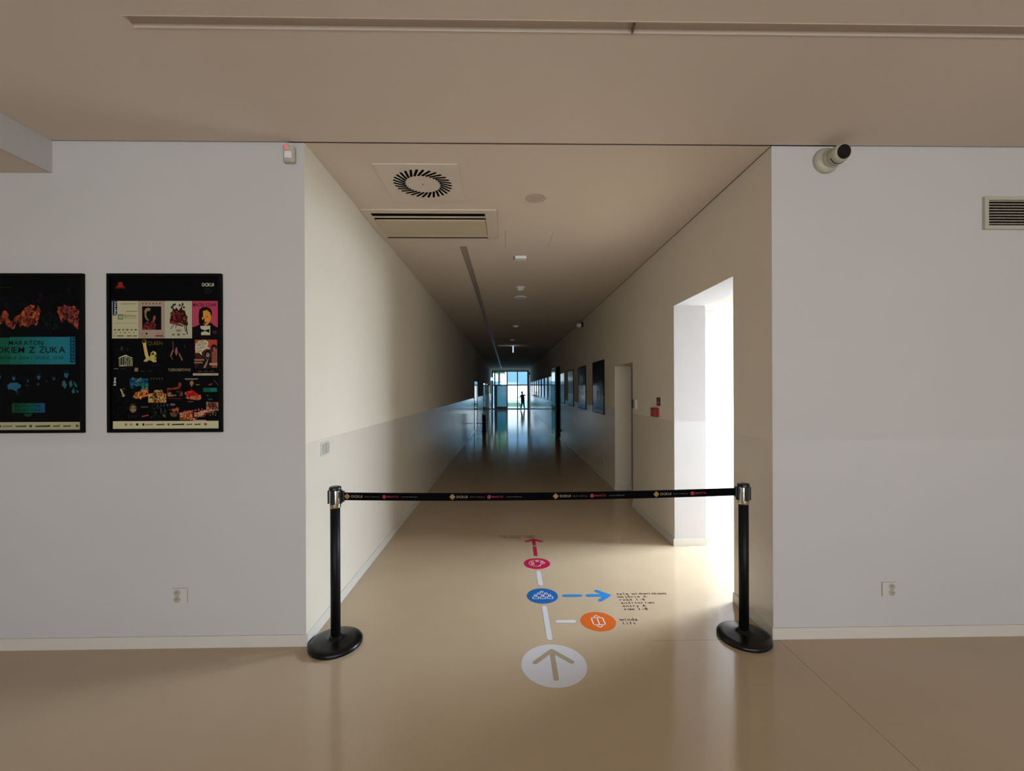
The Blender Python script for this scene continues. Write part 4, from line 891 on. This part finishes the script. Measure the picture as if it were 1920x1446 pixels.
for i, (a, b, z0, z1) in enumerate(PY):
    lb = LBL.get(i) or 'far glazed print on the right wall, %s beyond the open glossy door' % ORD[i-4]
    t_ = thing('wall_print', lb, 'picture', (XR, (a+b)/2, (z0+z1)/2), (0, 0, R(-90)), group='glazed prints along the right corridor wall')
    w2, h2 = (b-a)/2, (z1-z0)/2
    bm = bmesh.new()
    for q in ((-w2, w2, h2-0.012, h2), (-w2, w2, -h2, -h2+0.012), (-w2, -w2+0.012, -h2+0.012, h2-0.012), (w2-0.012, w2, -h2+0.012, h2-0.012)): box(bm, q[0], q[1], -0.016, 0, q[2], q[3])
    link('frame', bm, m_blackmatt, t_)
    bm = bmesh.new(); box(bm, -w2+0.012, w2-0.012, -0.012, 0, -h2+0.012, h2-0.012); link('glazed_sheet', bm, m_gpost, t_)
    if i == 0:
        bm = bmesh.new(); T = lambda x, y, z: Vector((x, -0.0124, y))
        for k, (p, q, w) in enumerate((((0.10, 0.10), (0.25, -0.20), 0.035), ((0.20, 0.12), (0.36, -0.14), 0.03), ((0.30, 0.10), (0.44, -0.05), 0.03), ((-0.05, -0.1), (-0.02, -0.22), 0.07))): stroke(bm, p, q, w, 0, 0, T)
        link('pale_figure_marks', bm, mat('print_pale', (0.05, 0.045, 0.055), 0.3), t_)
    if i == 1:
        bm = bmesh.new(); T = lambda x, y, z: Vector((x, -0.0124, y))
        random.seed(9)
        for k in range(9): poly(bm, disc(random.uniform(-0.35, 0.35), random.uniform(-0.4, 0.3), random.uniform(0.03, 0.10), 10, random.uniform(0.06, 0.16)), 0, 0, T)
        link('green_shapes', bm, mat('print_green', (0.008, 0.035, 0.030), 0.2), t_)

# ================================================================== FAR CORRIDOR THINGS
t_ = thing('waste_bin', 'slim black litter bin standing by the left wall far down the corridor', 'bin', (-0.90, 15.95, 0))
bm = bmesh.new(); box(bm, -0.065, 0.065, -0.10, 0.10, 0.03, 0.62, bev=0.008); link('body', bm, m_blackmatt, t_)
bm = bmesh.new(); box(bm, -0.072, 0.072, -0.107, 0.107, 0.62, 0.675, bev=0.006); link('lid', bm, m_black, t_)
bm = bmesh.new(); box(bm, -0.30, 0.10, -0.012, 0.012, 0.29, 0.315); link('rail', bm, m_blackmatt, t_)
bm = bmesh.new(); box(bm, -0.08, 0.08, -0.12, 0.12, 0, 0.03, bev=0.004); link('base', bm, m_blackmatt, t_)
t_ = thing('wall_lamp', 'small bright wall lamp at the far end of the left wall', 'lamp', (XL, 30.6, 2.33))
bm = bmesh.new(); lathe(bm, [(0.07, 0), (0.07, 0.03)], 20, 'X'); link('wall_plate', bm, m_white, t_)
bm = bmesh.new(); lathe(bm, [(0.075, -0.12), (0.09, 0.0), (0.06, 0.12)], 20, 'Z', center=(0.10, 0, 0)); link('lamp_shade', bm, mat('lamp_glow', (0.8, 0.85, 0.9), 0.4, emis=(0.75, 0.88, 1.0), es=1.0), t_)
bm = bmesh.new(); lathe(bm, [(0.0, -0.14), (0.05, -0.12), (0.08, -0.05), (0.08, 0)], 20, 'X', center=(XR, 31.8, 2.75), cap=False)
tag(link('wall_sensor', bm, m_black), 'small black round sensor high at the far right wall end', 'sensor')

# ================================================================== PERSON
PX_, PYY = 0.0, 32.95
def J(zx, zy, dy=0.0): return Vector(((900+zx/13.14-952.0)*0.04171, PYY+dy, (1143-zy)*0.003174))
def skin(name, verts, edges, radii, m, parent=None, root=0, sub=1):
    me = bpy.data.meshes.new(name); me.from_pydata([tuple(v) for v in verts], edges, []); me.materials.append(m)
    o = bpy.data.objects.new(name, me); COL.objects.link(o)
    if parent: o.parent = parent
    md = o.modifiers.new('skin', 'SKIN'); md.use_smooth_shade = True
    sv = me.skin_vertices[0] if len(me.skin_vertices) else None
    for i, r in enumerate(radii):
        me.skin_vertices[0].data[i].radius = r if isinstance(r, tuple) else (r, r)
        me.skin_vertices[0].data[i].use_root = (i == root)
    sb = o.modifiers.new('sub', 'SUBSURF'); sb.levels = sub; sb.render_levels = sub
    bpy.context.view_layer.update()
    dg = bpy.context.evaluated_depsgraph_get(); nm = bpy.data.meshes.new_from_object(o.evaluated_get(dg))
    o.modifiers.clear(); old = o.data; o.data = nm; bpy.data.meshes.remove(old); nm.name = name
    if not nm.materials: nm.materials.append(m)
    for p in nm.polygons: p.use_smooth = True
    return o
m_skin = mat('skin', (0.30, 0.17, 0.12), 0.5); m_shirt = mat('dark_shirt', (0.012, 0.012, 0.018), 0.8); m_trs = mat('dark_teal_trousers', (0.010, 0.022, 0.024), 0.8); m_hair = mat('dark_hair', (0.01, 0.008, 0.006), 0.6); m_shoe = mat('dark_shoe', (0.006, 0.006, 0.006), 0.5)
pr = thing('person', 'person in dark clothes standing legs apart by the far glass doors', 'person', (0, 0, 0))
pelvis = J(1052, 940); chest = J(1048, 820); neck0 = J(1043, 782); neck1 = J(1040, 764); head = J(1036, 742); crown = J(1035, 716)
lsh = J(1014, 800); lel = J(985, 838, -0.06); lwr = J(952, 852, -0.14)
rsh = J(1080, 796); rel = J(1122, 800, 0.03); rwr = J(1132, 818, -0.06)
lhip = J(1036, 948); lkn = J(1024, 1045, -0.05); lan = J(1000, 1122, 0.02); lft = J(985, 1136, -0.10)
rhip = J(1070, 948); rkn = J(1082, 1045, -0.04); ran = J(1096, 1122, 0.04); rft = J(1102, 1136, -0.08)
def hand(wr, d):
    """palm plus five finger chains as vertices for the body's skin"""
    d = d.normalized(); sdv = Vector((0, 1, 0)) if abs(d.y) < 0.8 else Vector((0, 0, 1)); sdv = (sdv-d*sdv.dot(d)).normalized(); nrm = d.cross(sdv)
    palm = wr+d*0.055; vs = [palm]; ed = []; rd = [(0.026, 0.016)]
    for k, ln in enumerate((0.060, 0.068, 0.064, 0.050)):
        b = palm+sdv*(0.022-0.015*k)+d*0.022; c = b+d*ln*0.5-nrm*0.006; e_ = b+d*ln*0.9-nrm*0.022
        n0 = len(vs); vs += [b, c, e_]; ed += [(0, n0), (n0, n0+1), (n0+1, n0+2)]; rd += [0.0085, 0.008, 0.007]
    b = wr+d*0.028+sdv*0.028; c = b+d*0.024+sdv*0.020; e_ = c+d*0.022
    n0 = len(vs); vs += [b, c, e_]; ed += [(0, n0), (n0, n0+1), (n0+1, n0+2)]; rd += [0.010, 0.009, 0.008]
    return vs, ed, rd
V = [pelvis, chest, neck0, neck1, lsh, lel, lwr, rsh, rel, rwr, lhip, lkn, lan, rhip, rkn, ran, head, crown]
Ed = [(0, 1), (1, 2), (2, 3), (2, 4), (4, 5), (5, 6), (2, 7), (7, 8), (8, 9), (0, 10), (10, 11), (11, 12), (0, 13), (13, 14), (14, 15), (3, 16), (16, 17)]
Rd = [(0.115, 0.08), (0.115, 0.08), 0.050, 0.036, 0.045, 0.034, 0.024, 0.045, 0.034, 0.024, 0.065, 0.048, 0.032, 0.065, 0.048, 0.032, (0.072, 0.084), (0.066, 0.076)]
for wi, d in ((6, lwr-lel), (9, Vector((-0.3, -0.6, -0.5)))):
    hv, he, hr = hand(V[wi], d); n0 = len(V); V += hv; Rd += hr; Ed += [(a+n0, b+n0) for a, b in he]+[(wi, n0)]
body = skin('body', V, Ed, Rd, m_skin, pr)
# face: nose, eyes, mouth, ears
bm = bmesh.new(); hx = head
lathe(bm, [(0.0, -0.100), (0.012, -0.085), (0.016, -0.060)], 10, 'Y', center=(hx.x, hx.y, hx.z), cap=False)
link('nose', bm, m_skin, pr, True)
for sx in (-1, 1):
    bm = bmesh.new(); bmesh.ops.create_uvsphere(bm, u_segments=10, v_segments=8, radius=0.010, matrix=Matrix.Translation((hx.x+sx*0.026, hx.y-0.072, hx.z+0.020))); link('eye', bm, m_black, pr, True)
    bm = bmesh.new(); bmesh.ops.create_uvsphere(bm, u_segments=10, v_segments=8, radius=0.020, matrix=Matrix.Translation((hx.x+sx*0.070, hx.y+0.004, hx.z+0.004))); link('ear', bm, m_skin, pr, True)
bm = bmesh.new(); box(bm, hx.x-0.020, hx.x+0.020, hx.y-0.078, hx.y-0.066, hx.z-0.040, hx.z-0.034); link('mouth', bm, mat('lips', (0.2, 0.06, 0.05), 0.5), pr)
bm = bmesh.new(); bmesh.ops.create_uvsphere(bm, u_segments=20, v_segments=14, radius=1.0)
for v in bm.verts: v.co = Vector((v.co.x*0.078+hx.x, v.co.y*0.088+hx.y+0.022, v.co.z*0.070+hx.z+0.072))
link('hair', bm, m_hair, pr, True)
skin('shirt', [pelvis+Vector((0, 0, -0.085)), pelvis+Vector((0, 0, 0.05)), chest+Vector((0, 0, -0.01)), neck0+Vector((0, 0, -0.012)), lsh, lsh.lerp(lel, 0.8), rsh, rsh.lerp(rel, 0.8)], [(0, 1), (1, 2), (2, 3), (3, 4), (4, 5), (3, 6), (6, 7)], [(0.175, 0.125), (0.160, 0.118), (0.172, 0.130), 0.078, 0.070, 0.056, 0.070, 0.056], m_shirt, pr)
skin('trousers', [pelvis+Vector((0, 0, -0.01)), lhip, lkn, lan, rhip, rkn, ran], [(0, 1), (1, 2), (2, 3), (0, 4), (4, 5), (5, 6)], [(0.150, 0.105), 0.090, 0.066, 0.050, 0.090, 0.066, 0.050], m_trs, pr)
for an, ft in ((lan, lft), (ran, rft)):
    q = lambda v, z: Vector((v.x, v.y, z))
    skin('shoe', [q(an, 0.045)+Vector((0, 0.03, 0)), q(ft, 0.038), q(ft, 0.032)+(ft-an).normalized()*0.05*Vector((1, 1, 0)).length], [(0, 1), (1, 2)], [(0.036, 0.040), (0.040, 0.034), (0.034, 0.028)], m_shoe, pr)
